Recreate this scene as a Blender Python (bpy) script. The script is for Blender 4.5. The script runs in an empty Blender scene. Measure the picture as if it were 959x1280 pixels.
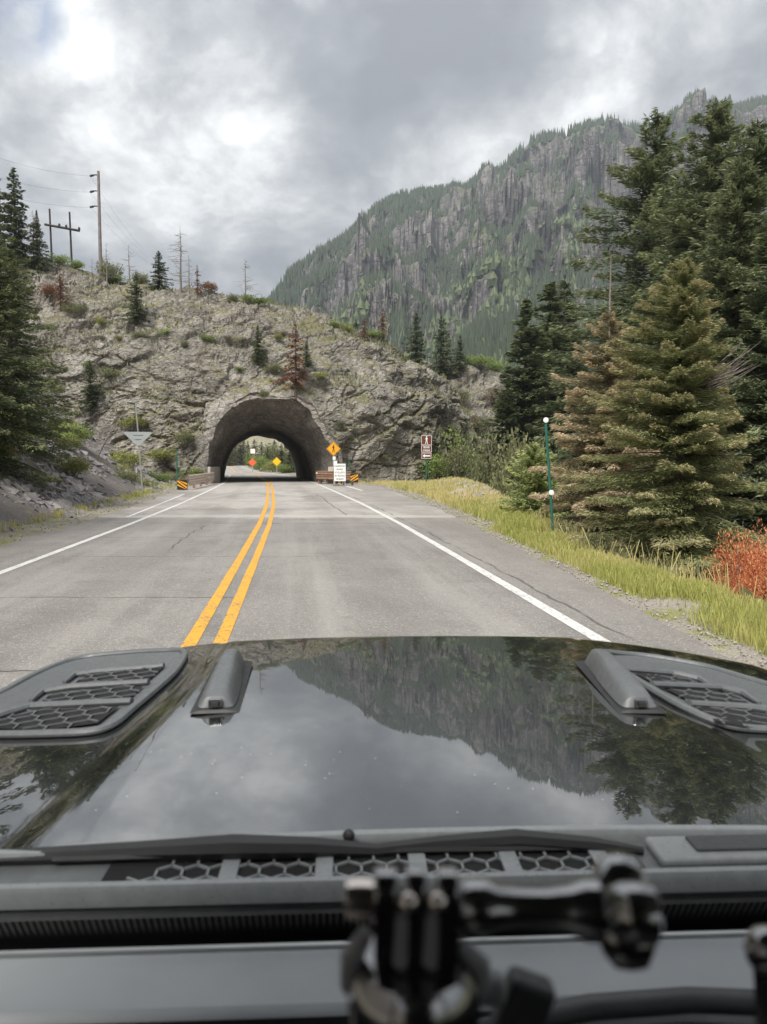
import bpy, math, random
import numpy as np
from mathutils import Vector, Matrix

random.seed(7)
RS = np.random.RandomState(11)
S = bpy.context.scene
COL = S.collection

# ------------------------------------------------------------ camera
F, CX, CY, PITCH = 960.0, 479.5, 640.0, math.radians(3.7)
CAMZ = 1.65
cd = bpy.data.cameras.new('camera')
cam = bpy.data.objects.new('camera', cd)
COL.objects.link(cam)
cam.location = (0, 0, CAMZ)
cam.rotation_euler = (math.pi/2 - PITCH, 0, 0)
cd.sensor_width = 36; cd.lens = 27.0
cd.clip_start = 0.02; cd.clip_end = 6000
cd.dof.use_dof = True; cd.dof.focus_distance = 18.0; cd.dof.aperture_fstop = 7.2
S.camera = cam

# ------------------------------------------------------------ light
SUN_EL, SUN_AZ = math.radians(50), math.radians(205)     # azimuth clockwise from +Y
SKY_STRENGTH = 0.1
S.view_settings.view_transform = 'Standard'
S.view_settings.look = 'None'
S.view_settings.exposure = 1.2
S.view_settings.gamma = 1.0
W = bpy.data.worlds.new('World'); S.world = W; W.use_nodes = True
sd = bpy.data.lights.new('sun', 'SUN'); sd.energy = 2.8; sd.angle = math.radians(24); sd.color = (1, .96, .9)
so = bpy.data.objects.new('sun', sd); COL.objects.link(so)
sdir = Vector((math.sin(SUN_AZ)*math.cos(SUN_EL), math.cos(SUN_AZ)*math.cos(SUN_EL), math.sin(SUN_EL)))
so.rotation_euler = sdir.to_track_quat('Z', 'Y').to_euler()
so.location = (0, -20, 60)


class NT:
    """tiny helper to write node trees"""
    def __init__(s, tree):
        s.t = tree; tree.nodes.clear()
    def n(s, typ, ins=None, **kw):
        nd = s.t.nodes.new(typ)
        for k, v in kw.items(): setattr(nd, k, v)
        for k, v in (ins or {}).items():
            sock = nd.inputs[k]
            if isinstance(v, bpy.types.NodeSocket): s.t.links.new(v, sock)
            else:
                if hasattr(sock, 'default_value'):
                    if sock.type == 'RGBA' and len(v) == 3: v = (*v, 1)
                    sock.default_value = v
        return nd
    def math(s, op, a, b=0.0, c=0.0, clamp=False):
        return s.n('ShaderNodeMath', {0: a, 1: b, 2: c}, operation=op, use_clamp=clamp).outputs[0]
    def mix(s, f, a, b, mode='MIX'):
        nd = s.n('ShaderNodeMix', data_type='RGBA', blend_type=mode)
        for i, v in ((0, f), (6, a), (7, b)):
            if isinstance(v, bpy.types.NodeSocket): s.t.links.new(v, nd.inputs[i])
            else: nd.inputs[i].default_value = (*v, 1) if i and len(v) == 3 else v
        return nd.outputs[2]
    def noise(s, vec, scale, detail=4, rough=.55, dist=0.0, out=0):
        return s.n('ShaderNodeTexNoise', {'Vector': vec, 'Scale': scale, 'Detail': detail, 'Roughness': rough, 'Distortion': dist}).outputs[out]
    def ramp(s, f, stops, interp='LINEAR'):
        nd = s.n('ShaderNodeValToRGB', {0: f}); cr = nd.color_ramp; cr.interpolation = interp
        while len(cr.elements) < len(stops): cr.elements.new(.5)
        for e, (p, c) in zip(cr.elements, stops):
            e.position = p
            e.color = (c, c, c, 1) if isinstance(c, (int, float)) else (*c, 1)
        return nd.outputs[0]
    def mapr(s, v, a, b, c=0.0, d=1.0, smooth=False):
        return s.n('ShaderNodeMapRange', {0: v, 1: a, 2: b, 3: c, 4: d}, interpolation_type='SMOOTHSTEP' if smooth else 'LINEAR').outputs[0]


def ray(px, py):
    x = (px - CX)/F; y = -(py - CY)/F
    return Vector((x, math.cos(PITCH) + y*math.sin(PITCH), -math.sin(PITCH) + y*math.cos(PITCH)))
def at(px, py, Y):
    """the place in the world seen at a photo pixel, at distance Y ahead"""
    d = ray(px, py)
    return Vector((0, 0, CAMZ)) + d*(Y/d.y)
def onz(px, py, z):
    d = ray(px, py)
    return Vector((0, 0, CAMZ)) + d*((z - CAMZ)/d.z)

# world: Nishita sky nearly closed by cloud
def build_world():
    g = NT(W.node_tree)
    tc = g.n('ShaderNodeTexCoord').outputs['Generated']
    sky = g.n('ShaderNodeTexSky', sky_type='NISHITA', sun_disc=False, sun_elevation=SUN_EL, sun_rotation=SUN_AZ,
              altitude=2400, air_density=1.0, dust_density=1.5)
    sep = g.n('ShaderNodeSeparateXYZ', {0: tc})
    z = sep.outputs[2]
    # cloud deck: project direction on a plane overhead so that clouds stretch to the horizon
    zz = g.math('MAXIMUM', g.math('ADD', z, .42), .05)
    px = g.math('DIVIDE', sep.outputs[0], zz); py = g.math('DIVIDE', sep.outputs[1], zz)
    pv = g.n('ShaderNodeCombineXYZ', {0: px, 1: py, 2: 3.7}).outputs[0]
    n1 = g.noise(pv, 2.6, 9, .62, .25)
    n2 = g.noise(pv, 7.5, 8, .64, .3)
    n = g.math('ADD', g.math('MULTIPLY', n1, .72), g.math('MULTIPLY', n2, .28))
    n = g.math('ADD', g.math('MULTIPLY', g.math('SUBTRACT', n, .5), 1.75), .47)
    n3 = g.noise(pv, 3.6, 8, .60, .25)
    n = g.math('ADD', n, g.math('MULTIPLY', g.math('SUBTRACT', .12, g.math('ABSOLUTE', g.math('SUBTRACT', n3, .5))), .9))
    def lobe(px_, py_, width, amp):
        d = ray(px_, py_).normalized()
        dt = g.n('ShaderNodeVectorMath', {0: g.n('ShaderNodeVectorMath', {0: tc}, operation='NORMALIZE').outputs[0], 1: tuple(d)}, operation='DOT_PRODUCT').outputs['Value']
        return g.math('MULTIPLY', g.mapr(dt, math.cos(math.radians(width)), 1, 0, 1, True), amp)
    tot = n
    for a in [(225, 115, 13, .31), (300, 125, 5, .14), (130, 230, 6, .08), (565, 195, 6, .15), (735, 108, 5, .11), (690, 40, 6, .02), (60, 70, 12, .03), (40, 10, 5, .10), (520, 300, 8, .06),
              (150, 250, 9, -.04), (450, 90, 10, -.17), (610, 50, 8, -.17), (250, 20, 7, -.10), (860, 60, 9, -.03), (400, 200, 9, -.04), (230, 320, 7, .03)]:
        tot = g.math('ADD', tot, lobe(*a))
    cloud = g.ramp(tot, [(.25, (.88, .91, 1.00)), (.42, (1.14, 1.18, 1.28)), (.55, (1.60, 1.64, 1.73)), (.67, (2.25, 2.27, 2.32)), (.86, (3.8, 3.8, 3.76))])
    grad = g.mapr(z, 0.0, 1.0, .90, 2.9)
    cl = g.n('ShaderNodeVectorMath', {0: cloud, 'Scale': grad}, operation='SCALE').outputs[0]
    hole = g.math('MULTIPLY', lobe(20, 16, 3.2, 1.0), g.mapr(n2, .42, .55, .1, .75), clamp=True)
    col = g.mix(hole, cl, sky.outputs[0])
    # below the horizon: dull ground light
    col = g.mix(g.mapr(z, -.06, -.01, 1, 0), col, (1.2, 1.15, 1.0))
    bg = g.n('ShaderNodeBackground', {'Color': col, 'Strength': SKY_STRENGTH})
    g.t.links.new(bg.outputs[0], g.n('ShaderNodeOutputWorld').inputs[0])
build_world()

# ------------------------------------------------------------ numeric noise
def _h(ix, iy, iz, seed):
    h = (ix.astype(np.int64)*374761393 + iy.astype(np.int64)*668265263 + iz.astype(np.int64)*2147483647 + seed*974634777) & 0xffffffff
    h = ((h ^ (h >> 13))*1274126177) & 0xffffffff
    h = ((h ^ (h >> 16))*2246822519) & 0xffffffff
    return ((h ^ (h >> 15)) & 0xffffff)/16777215.0
def vnoise(x, y, z=None, seed=0):
    x = np.asarray(x, float); y = np.asarray(y, float)
    z = np.zeros_like(x) if z is None else np.asarray(z, float)
    x, y, z = np.broadcast_arrays(x, y, z)
    ix, iy, iz = np.floor(x), np.floor(y), np.floor(z)
    fx, fy, fz = x-ix, y-iy, z-iz
    fx = fx*fx*(3-2*fx); fy = fy*fy*(3-2*fy); fz = fz*fz*(3-2*fz)
    r = 0
    for a in (0, 1):
        for b in (0, 1):
            for c in (0, 1):
                w = (fx if a else 1-fx)*(fy if b else 1-fy)*(fz if c else 1-fz)
                r = r + w*_h(ix+a, iy+b, iz+c, seed)
    return r*2-1
def fbm(x, y, z=None, o=4, seed=0, gain=.5, lac=2.07):
    r = 0; a = 1; f = 1; t = 0
    for i in range(o):
        r = r + a*vnoise(np.asarray(x)*f, np.asarray(y)*f, None if z is None else np.asarray(z)*f, seed+i*17)
        t += a; a *= gain; f *= lac
    return r/t
def voro(x, y, z, seed=0):
    """F1, F2-F1 and a random value of the nearest cell"""
    ix, iy, iz = np.floor(x), np.floor(y), np.floor(z)
    f1 = np.full(x.shape, 9.); f2 = np.full(x.shape, 9.); cid = np.zeros(x.shape)
    for a in (-1, 0, 1):
        for b in (-1, 0, 1):
            for c in (-1, 0, 1):
                jx, jy, jz = ix+a, iy+b, iz+c
                d = np.sqrt((jx+_h(jx, jy, jz, seed)-x)**2 + (jy+_h(jx, jy, jz, seed+5)-y)**2 + (jz+_h(jx, jy, jz, seed+9)-z)**2)
                new = d < f1
                f2 = np.where(new, f1, np.minimum(f2, d))
                cid = np.where(new, _h(jx, jy, jz, seed+13), cid)
                f1 = np.where(new, d, f1)
    return f1, f2-f1, cid
def sstep(a, b, x):
    t = np.clip((x-a)/(b-a), 0, 1); return t*t*(3-2*t)

# ------------------------------------------------------------ mesh helpers
def quick_mesh(name, V, Fq, smooth=False):
    """V (n,3), Fq (m,k) all the same k"""
    V = np.ascontiguousarray(V, dtype=np.float32); Fq = np.ascontiguousarray(Fq, dtype=np.int32)
    me = bpy.data.meshes.new(name)
    m, k = Fq.shape
    me.vertices.add(len(V)); me.vertices.foreach_set('co', V.ravel())
    me.loops.add(m*k); me.loops.foreach_set('vertex_index', Fq.ravel())
    me.polygons.add(m)
    me.polygons.foreach_set('loop_start', np.arange(0, m*k, k, dtype=np.int32))
    if smooth: me.polygons.foreach_set('use_smooth', np.ones(m, bool))
    else: me.polygons.foreach_set('use_smooth', np.zeros(m, bool))
    me.update(calc_edges=True)
    return me
def link(name, me, mat=None, parent=None, loc=None, rot=None):
    o = bpy.data.objects.new(name, me); COL.objects.link(o)
    if mat is not None and me is not None and not me.materials: me.materials.append(mat)
    if parent is not None: o.parent = parent
    if loc is not None: o.location = loc
    if rot is not None: o.rotation_euler = rot
    return o
def tag(o, label=None, cat=None, group=None, kind=None):
    if label: o['label'] = label
    if cat: o['category'] = cat
    if group: o['group'] = group
    if kind: o['kind'] = kind
    return o
def thing(name, label, cat, loc=(0, 0, 0), rz=0.0, group=None, rot=None):
    o = bpy.data.objects.new(name, None); COL.objects.link(o)
    o.empty_display_size = .2
    o.location = loc; o.rotation_euler = rot or (0, 0, rz)
    return tag(o, label, cat, group)
def setattr_float(me, name, vals, domain='POINT'):
    a = me.attributes.new(name, 'FLOAT', domain); a.data.foreach_set('value', np.ascontiguousarray(vals, dtype=np.float32))

class MB:
    """collects shapes into ONE mesh"""
    def __init__(s): s.v = []; s.f = []
    def add(s, V, Fs):
        b = len(s.v); s.v += [tuple(map(float, p)) for p in V]; s.f += [tuple(i+b for i in f) for f in Fs]; return s
    def box(s, c, size, rz=0, rx=0, ry=0):
        M = Matrix.Translation(c) @ Matrix.Rotation(rz, 4, 'Z') @ Matrix.Rotation(ry, 4, 'Y') @ Matrix.Rotation(rx, 4, 'X')
        V = [M @ Vector((x*size[0]/2, y*size[1]/2, z*size[2]/2)) for z in (-1, 1) for y in (-1, 1) for x in (-1, 1)]
        return s.add(V, [(0, 2, 3, 1), (4, 5, 7, 6), (0, 1, 5, 4), (2, 6, 7, 3), (0, 4, 6, 2), (1, 3, 7, 5)])
    def tube(s, pts, radii, n=8, cap=True, flat=1.0):
        pts = [Vector(p) for p in pts]
        if isinstance(radii, (int, float)): radii = [radii]*len(pts)
        V = []; Fs = []
        ref = Vector((0, 0, 1)) if abs((pts[-1]-pts[0]).normalized().z) < .9 else Vector((0, 1, 0))
        for i, p in enumerate(pts):
            t = (pts[min(i+1, len(pts)-1)] - pts[max(i-1, 0)])
            t = t.normalized() if t.length > 1e-9 else Vector((0, 0, 1))
            a = t.cross(ref)
            a = a.normalized() if a.length > 1e-6 else Vector((1, 0, 0))
            b = a.cross(t).normalized()
            for k in range(n):
                w = 2*math.pi*k/n
                V.append(p + (a*math.cos(w) + b*math.sin(w)*flat)*radii[i])
        for i in range(len(pts)-1):
            for k in range(n):
                Fs.append((i*n+k, i*n+(k+1) % n, (i+1)*n+(k+1) % n, (i+1)*n+k))
        if cap: Fs += [tuple(range(n))[::-1], tuple((len(pts)-1)*n+k for k in range(n))]
        return s.add(V, Fs)
    def lathe(s, prof, c, axis=(0, 0, 1), n=20):
        """profile of (distance along the axis, radius)"""
        ax = Vector(axis).normalized(); c = Vector(c)
        return s.tube([c+ax*a for a, r in prof], [max(r, 1e-4) for a, r in prof], n)
    def prism(s, poly, z0, z1, M=None):
        n = len(poly); M = M or Matrix()
        V = [M @ Vector((x, y, z0)) for x, y in poly] + [M @ Vector((x, y, z1)) for x, y in poly]
        Fs = [tuple(range(n))[::-1], tuple(range(n, 2*n))] + [(i, (i+1) % n, n+(i+1) % n, n+i) for i in range(n)]
        return s.add(V, Fs)
    def sphere(s, c, r, nu=10, nv=7, sc=(1, 1, 1)):
        V = []; Fs = []
        for j in range(nv+1):
            ph = math.pi*j/nv
            for i in range(nu):
                th = 2*math.pi*i/nu
                V.append((c[0]+r*sc[0]*math.sin(ph)*math.cos(th), c[1]+r*sc[1]*math.sin(ph)*math.sin(th), c[2]+r*sc[2]*math.cos(ph)))
        for j in range(nv):
            for i in range(nu):
                Fs.append((j*nu+i, (j+1)*nu+i, (j+1)*nu+(i+1) % nu, j*nu+(i+1) % nu))
        return s.add(V, Fs)
    def build(s, name, mat, parent=None, smooth=False, bevel=0, loc=None, rot=None, seg=2):
        me = bpy.data.meshes.new(name); me.from_pydata(s.v, [], s.f); me.update()
        if smooth:
            for p in me.polygons: p.use_smooth = True
        o = link(name, me, mat, parent, loc, rot)
        if bevel:
            b = o.modifiers.new('bevel', 'BEVEL'); b.width = bevel; b.segments = seg; b.limit_method = 'ANGLE'; b.angle_limit = math.radians(35)
        if smooth:
            try: me.set_sharp_from_angle(angle=math.radians(38))
            except Exception: pass
        return o

# ------------------------------------------------------------ materials
def new_mat(name):
    m = bpy.data.materials.new(name); m.use_nodes = True
    g = NT(m.node_tree)
    return m, g
def finish(g, **ins):
    p = g.n('ShaderNodeBsdfPrincipled', {k: v for k, v in ins.items() if v is not None})
    g.t.links.new(p.outputs[0], g.n('ShaderNodeOutputMaterial').inputs[0]); return p
def bump(g, h, strength=.4, dist=.02):
    return g.n('ShaderNodeBump', {'Height': h, 'Strength': strength, 'Distance': dist}).outputs[0]
def simple(name, col, rough=.6, metal=0.0, var=.25, scale=8, bmp=.1, spec=.5, coat=0.0):
    m, g = new_mat(name)
    tc = g.n('ShaderNodeTexCoord').outputs['Object']
    n = g.noise(tc, scale, 5, .6)
    c = g.mix(g.mapr(n, .3, .7), tuple(v*(1-var) for v in col), tuple(min(1, v*(1+var)) for v in col))
    r = g.mapr(g.noise(tc, scale*2.3, 3), .3, .7, max(0, rough-.1), min(1, rough+.1))
    finish(g, **{'Base Color': c, 'Roughness': r, 'Metallic': metal, 'Specular IOR Level': spec, 'Coat Weight': coat,
                 'Normal': bump(g, g.noise(tc, scale*9, 3), bmp, .003)})
    return m

def mat_road():
    m, g = new_mat('asphalt')
    uv = g.n('ShaderNodeUVMap', uv_map='lane').outputs[0]
    sp = g.n('ShaderNodeSeparateXYZ', {0: uv}); u, v = sp.outputs[0], sp.outputs[1]
    fine = g.noise(uv, 120, 3, .7); mid = g.noise(uv, 14, 5, .6); big = g.noise(uv, .55, 5, .6, .5)
    st = g.n('ShaderNodeCombineXYZ', {0: g.math('MULTIPLY', u, 1.6), 1: g.math('MULTIPLY', v, .09), 2: 2.0}).outputs[0]
    streak = g.noise(st, 1.0, 5, .6, .2)
    base = g.mix(g.mapr(big, .35, .65), (.185, .171, .157), (.255, .238, .22))
    base = g.mix(g.mapr(streak, .40, .68, 0, .55), base, (.34, .32, .295))
    # old pale patches from the transverse joint on
    jn = g.math('ADD', v, g.math('MULTIPLY', g.math('SUBTRACT', g.noise(uv, .7, 3), .5), 1.6))
    pale = g.mapr(jn, 22.6, 22.9)
    pn = g.n('ShaderNodeCombineXYZ', {0: g.math('MULTIPLY', u, .45), 1: g.math('MULTIPLY', v, .16), 2: 7.7}).outputs[0]
    pale2 = g.mix(g.mapr(g.noise(pn, 1.0, 5, .62, .6), .40, .60), (.29, .27, .25), (.46, .43, .395))
    base = g.mix(g.math('MULTIPLY', pale, .85), base, pale2)
    base = g.mix(g.math('MULTIPLY', g.mapr(g.math('ABSOLUTE', g.math('SUBTRACT', jn, 23.6)), .35, .7, 1, 0), .6), base, (.52, .49, .45))
    base = g.mix(g.math('MULTIPLY', g.mapr(g.math('ABSOLUTE', g.math('SUBTRACT', jn, 31.5)), .3, .6, 1, 0), .4), base, (.50, .47, .435))
    # aggregate
    vo = g.n('ShaderNodeTexVoronoi', {'Vector': uv, 'Scale': 42.0}, feature='F1')
    base = g.mix(g.mapr(vo.outputs['Distance'], .2, .42, .5, 0), base, g.mix(g.mapr(vo.outputs['Color'], .3, .8), (.07, .065, .06), (.80, .76, .70)))
    base = g.mix(g.mapr(fine, .3, .7, .25, 0), base, (.06, .055, .05))
    base = g.mix(g.mapr(mid, .50, .72, 0, .4), base, (.11, .10, .09))
    base = g.mix(g.mapr(g.noise(uv, 1.9, 5, .65, .8), .56, .66, 0, .3), base, (.125, .115, .105))
    # cracks, each with its own wander
    crk = 0.0
    for (v0, wob, sc, u0, u1, wd) in [(9.3, .30, 1.3, -3.4, .1, .011), (13.4, .5, .9, -3.2, 1.2, .010), (16.9, .6, 1.4, -3.6, -.6, .016),
                                      (20.8, .7, .8, -4.6, 3.4, .022), (27.0, .9, 1.0, -4, 2.5, .03), (37.5, 1., .7, -4, 4, .04), (6.0, .4, .9, -3, 2, .008)]:
        wv = g.math('MULTIPLY', g.math('SUBTRACT', g.noise(g.n('ShaderNodeCombineXYZ', {0: u, 1: v0*3.1, 2: 0.0}).outputs[0], sc, 6, .65), .5), wob)
        d = g.math('ABSOLUTE', g.math('SUBTRACT', g.math('SUBTRACT', v, v0), wv))
        k = g.mapr(d, wd*.9, wd*2.6, 1, 0)
        k = g.math('MULTIPLY', k, g.math('MULTIPLY', g.mapr(u, u0-.2, u0+.2), g.mapr(u, u1-.2, u1+.2, 1, 0)))
        k = g.math('MULTIPLY', k, g.mapr(g.noise(uv, 2.3, 3), .35, .52, .25, 1))
        crk = g.math('MAXIMUM', crk, k)
    for (u0, wob, sc, v0, v1, wd) in [(-1.55, .35, .6, 14.5, 20, .012), (.12, .12, 3.0, 6.8, 9.9, .010), (2.4, .5, .3, 24, 40, .02)]:
        wv = g.math('MULTIPLY', g.math('SUBTRACT', g.noise(g.n('ShaderNodeCombineXYZ', {0: u0*5.1, 1: v, 2: 0.0}).outputs[0], sc, 6, .7), .5), wob*2)
        d = g.math('ABSOLUTE', g.math('SUBTRACT', g.math('SUBTRACT', u, u0), wv))
        k = g.math('MULTIPLY', g.mapr(d, wd*.6, wd*1.5, 1, 0), g.math('MULTIPLY', g.mapr(v, v0-.3, v0+.3), g.mapr(v, v1-.3, v1+.3, 1, 0)))
        crk = g.math('MAXIMUM', crk, k)
    base = g.mix(g.math('MULTIPLY', crk, .85), base, (.03, .027, .025))
    # wheel tracks polished paler, oil-dark lane middles, long tar-sealed joint
    for u0, wd, f, cc in [(-2.65, .35, .22, (.36, .34, .315)), (-.95, .3, .16, (.36, .34, .315)), (1.0, .35, .24, (.37, .35, .32)), (2.75, .35, .2, (.36, .34, .315)), (1.9, .3, .22, (.12, .11, .10)), (-1.8, .3, .2, (.12, .11, .10))]:
        k = g.mapr(g.math('ABSOLUTE', g.math('SUBTRACT', u, u0)), wd*.3, wd*1.7, f, 0, True)
        base = g.mix(g.math('MULTIPLY', k, g.mapr(streak, .35, .6, .3, 1.2)), base, cc)
    seal = g.math('ABSOLUTE', g.math('ADD', g.math('SUBTRACT', u, 3.95), g.math('MULTIPLY', g.math('SUBTRACT', g.noise(uv, .8, 4), .5), .25)))
    base = g.mix(g.math('MULTIPLY', g.mapr(seal, .012, .03, .7, 0), g.mapr(g.noise(uv, .5, 3), .42, .5)), base, (.05, .045, .04))
    # dirt drifting in from the edges
    edge = g.math('MAXIMUM', g.mapr(u, 4.0, 4.9), g.mapr(u, -4.2, -5.0))
    edge = g.math('MULTIPLY', edge, g.mapr(g.noise(uv, 1.3, 5, .65), .35, .65, .1, .6))
    base = g.mix(edge, base, (.20, .175, .155))
    h = g.math('SUBTRACT', g.math('ADD', g.math('MULTIPLY', fine, .5), vo.outputs['Distance']), g.math('MULTIPLY', crk, 3))
    finish(g, **{'Base Color': base, 'Roughness': .88, 'Specular IOR Level': .3, 'Normal': bump(g, h, .45, .006)})
    return m
def mat_paint(name, c, wear):
    m, g = new_mat(name)
    tc = g.n('ShaderNodeTexCoord').outputs['Object']
    n = g.noise(tc, 30, 5, .7); n2 = g.noise(tc, 2.2, 4, .6)
    w = g.math('MULTIPLY', g.mapr(g.math('ADD', n, g.math('MULTIPLY', n2, .6)), .86, 1.02), wear)
    cc = g.mix(g.mapr(n2, .3, .7), tuple(v*.88 for v in c), c)
    vo = g.n('ShaderNodeTexVoronoi', {'Vector': g.n('ShaderNodeVectorMath', {0: tc, 1: g.n('ShaderNodeVectorMath', {0: g.noise(tc, 3, 4, .7, 0, 1), 'Scale': .5}, operation='SCALE').outputs[0]}, operation='ADD').outputs[0], 'Scale': 3.2}, feature='DISTANCE_TO_EDGE')
    w = g.math('MAXIMUM', w, g.mapr(vo.outputs['Distance'], .008, .022, wear, 0))
    cc = g.mix(w, cc, (.12, .11, .10))
    finish(g, **{'Base Color': cc, 'Roughness': .6, 'Normal': bump(g, n, .3, .004)})
    return m
def mat_rock(name, a, b, dark, green, scale=1.0, gn=.55, haze=0):
    m, g = new_mat(name)
    tc = g.n('ShaderNodeTexCoord').outputs['Object']
    geo = g.n('ShaderNodeNewGeometry').outputs['Normal']
    nz = g.n('ShaderNodeSeparateXYZ', {0: geo}).outputs[2]
    n1 = g.noise(tc, .22*scale, 6, .65, .4); n2 = g.noise(tc, 1.6*scale, 7, .7, .3); n3 = g.noise(tc, 7*scale, 5, .7)
    c = g.mix(g.mapr(n2, .36, .64), a, b)
    c = g.mix(g.mapr(n1, .42, .60, 0, .75), c, tuple(v*.62 for v in a))
    c = g.mix(g.mapr(g.noise(g.n('ShaderNodeMapping', {'Vector': tc, 'Scale': (1, 1, .25)}).outputs[0], .45*scale, 5, .6), .52, .66, 0, .45), c, tuple(v*f for v, f in zip(a, (.75, .66, .58))))
    # pale weathered flakes and dark seams
    sc = g.n('ShaderNodeMapping', {'Vector': tc, 'Scale': (1, 1, 1.7), 'Rotation': (.1, .45, 0)}).outputs[0]
    wp = g.n('ShaderNodeVectorMath', {0: sc, 1: g.n('ShaderNodeVectorMath', {0: g.noise(tc, 1.4*scale, 4, .6, 0, 1), 'Scale': .9/scale}, operation='SCALE').outputs[0]}, operation='ADD').outputs[0]
    v1 = g.n('ShaderNodeTexVoronoi', {'Vector': wp, 'Scale': 1.15*scale}, feature='DISTANCE_TO_EDGE').outputs['Distance']
    v2 = g.n('ShaderNodeTexVoronoi', {'Vector': wp, 'Scale': 3.6*scale}, feature='DISTANCE_TO_EDGE').outputs['Distance']
    cell = g.n('ShaderNodeTexVoronoi', {'Vector': wp, 'Scale': 3.6*scale}, feature='F1').outputs['Color']
    c = g.mix(g.mapr(cell, .3, .9, 0, .28), c, tuple(min(1, v*1.35) for v in b))
    c = g.mix(g.mapr(v1, .0, .035, .75, 0), c, dark)
    c = g.mix(g.mapr(v2, .0, .05, .5, 0), c, dark)
    c = g.mix(g.mapr(n3, .55, .8, 0, .35), c, tuple(v*.6 for v in a))
    # moss, lichen and grass where soil can lie
    gm = g.math('ADD', g.math('MULTIPLY', nz, .55), g.math('MULTIPLY', g.noise(tc, .5*scale, 6, .7, .5), 1.0))
    gcol = g.mix(g.mapr(n3, .35, .65), green, tuple(v*1.7 for v in green))
    c = g.mix(g.mapr(gm, gn+.27, gn+.38, 0, .8), c, gcol)
    sx = g.n('ShaderNodeSeparateXYZ', {0: wp})
    ln = g.math('ADD', g.math('MULTIPLY', sx.outputs[2], .9*scale), g.math('MULTIPLY', sx.outputs[0], .16*scale))
    ln = g.math('ABSOLUTE', g.math('SUBTRACT', g.math('FRACT', g.math('ADD', ln, g.math('MULTIPLY', g.noise(tc, .35*scale, 3), 1.6))), .5))
    c = g.mix(g.math('MULTIPLY', g.mapr(ln, .0, .045, .7, 0), g.mapr(n1, .40, .55)), c, dark)
    h = g.math('ADD', g.math('ADD', n2, g.math('MULTIPLY', n3, .4)), g.math('ADD', g.mapr(v1, 0, .08, 0, .8), g.mapr(v2, 0, .08, 0, .5)))
    finish(g, **{'Base Color': c, 'Roughness': .92, 'Specular IOR Level': .25, 'Normal': bump(g, h, .65, .14/scale)})
    return m
def mat_ground(name, a, b, pebble, green=None, gamt=.5, psc=28):
    m, g = new_mat(name)
    tc = g.n('ShaderNodeTexCoord').outputs['Object']
    n1 = g.noise(tc, .6, 6, .65); n2 = g.noise(tc, 9, 5, .7)
    c = g.mix(g.mapr(n1, .35, .65), a, b)
    vo = g.n('ShaderNodeTexVoronoi', {'Vector': tc, 'Scale': float(psc)})
    c = g.mix(g.mapr(vo.outputs['Distance'], .2, .5, .7, 0), c, g.mix(g.mapr(vo.outputs['Color'], .2, .9), tuple(v*.35 for v in pebble), pebble))
    c = g.mix(g.mapr(n2, .3, .7, .3, 0), c, tuple(v*.4 for v in a))
    if green: c = g.mix(g.mapr(g.noise(tc, 1.3, 6, .7, .4), .62-gamt*.3, .70-gamt*.3, 0, .9), c, g.mix(g.mapr(n2, .3, .7), green, tuple(v*1.6 for v in green)))
    finish(g, **{'Base Color': c, 'Roughness': .95, 'Specular IOR Level': .2, 'Normal': bump(g, g.math('ADD', n2, vo.outputs['Distance']), .6, .03)})
    return m
def mat_leaf(name, a, b, tip, rough=.65, trans=.33, hue=.5):
    """a..b by clump, towards tip by the painted-on age of each spray (a real colour of the needles)"""
    m, g = new_mat(name)
    t = g.n('ShaderNodeAttribute', attribute_name='tint', attribute_type='GEOMETRY').outputs['Fac']
    r = g.n('ShaderNodeAttribute', attribute_name='rnd', attribute_type='GEOMETRY').outputs['Fac']
    oi = g.n('ShaderNodeObjectInfo').outputs['Random']
    c = g.mix(r, a, b)
    c = g.mix(t, c, tip)
    c = g.mix(g.mapr(oi, 0, 1, 0, .25), c, tuple(v*hue for v in b))
    p = g.n('ShaderNodeBsdfPrincipled', {'Base Color': c, 'Roughness': rough, 'Specular IOR Level': .25})
    tr = g.n('ShaderNodeBsdfTranslucent', {'Color': c})
    mx = g.n('ShaderNodeMixShader', {0: trans, 1: p.outputs[0], 2: tr.outputs[0]})
    g.t.links.new(mx.outputs[0], g.n('ShaderNodeOutputMaterial').inputs[0])
    return m
def mat_carpaint():
    m, g = new_mat('black_car_paint')
    tc = g.n('ShaderNodeTexCoord').outputs['Object']
    dust = g.noise(tc, 260, 2, .6); d2 = g.noise(tc, 3.0, 5, .65, .4)
    spk = g.n('ShaderNodeTexVoronoi', {'Vector': tc, 'Scale': 55.0})
    spots = g.math('MULTIPLY', g.mapr(spk.outputs['Distance'], .05, .11, 1, 0), g.mapr(spk.outputs['Color'], .56, .62))
    c = g.mix(g.mapr(d2, .4, .75, .0, .10), (.004, .005, .005), (.10, .095, .085))
    c = g.mix(g.math('MULTIPLY', g.mapr(dust, .58, .70), .10), c, (.35, .33, .3))
    c = g.mix(g.math('MULTIPLY', spots, .8), c, (.45, .43, .4))
    r = g.mapr(d2, .35, .75, .15, .30)
    finish(g, **{'Base Color': c, 'Roughness': r, 'Specular IOR Level': .3, 'IOR': 1.5, 'Coat Weight': 1.0, 'Coat Roughness': .004, 'Coat IOR': 3.0,
                 'Normal': bump(g, d2, .02, .006), 'Coat Normal': bump(g, g.noise(tc, 5, 3), .012, .004)})
    return m
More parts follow.
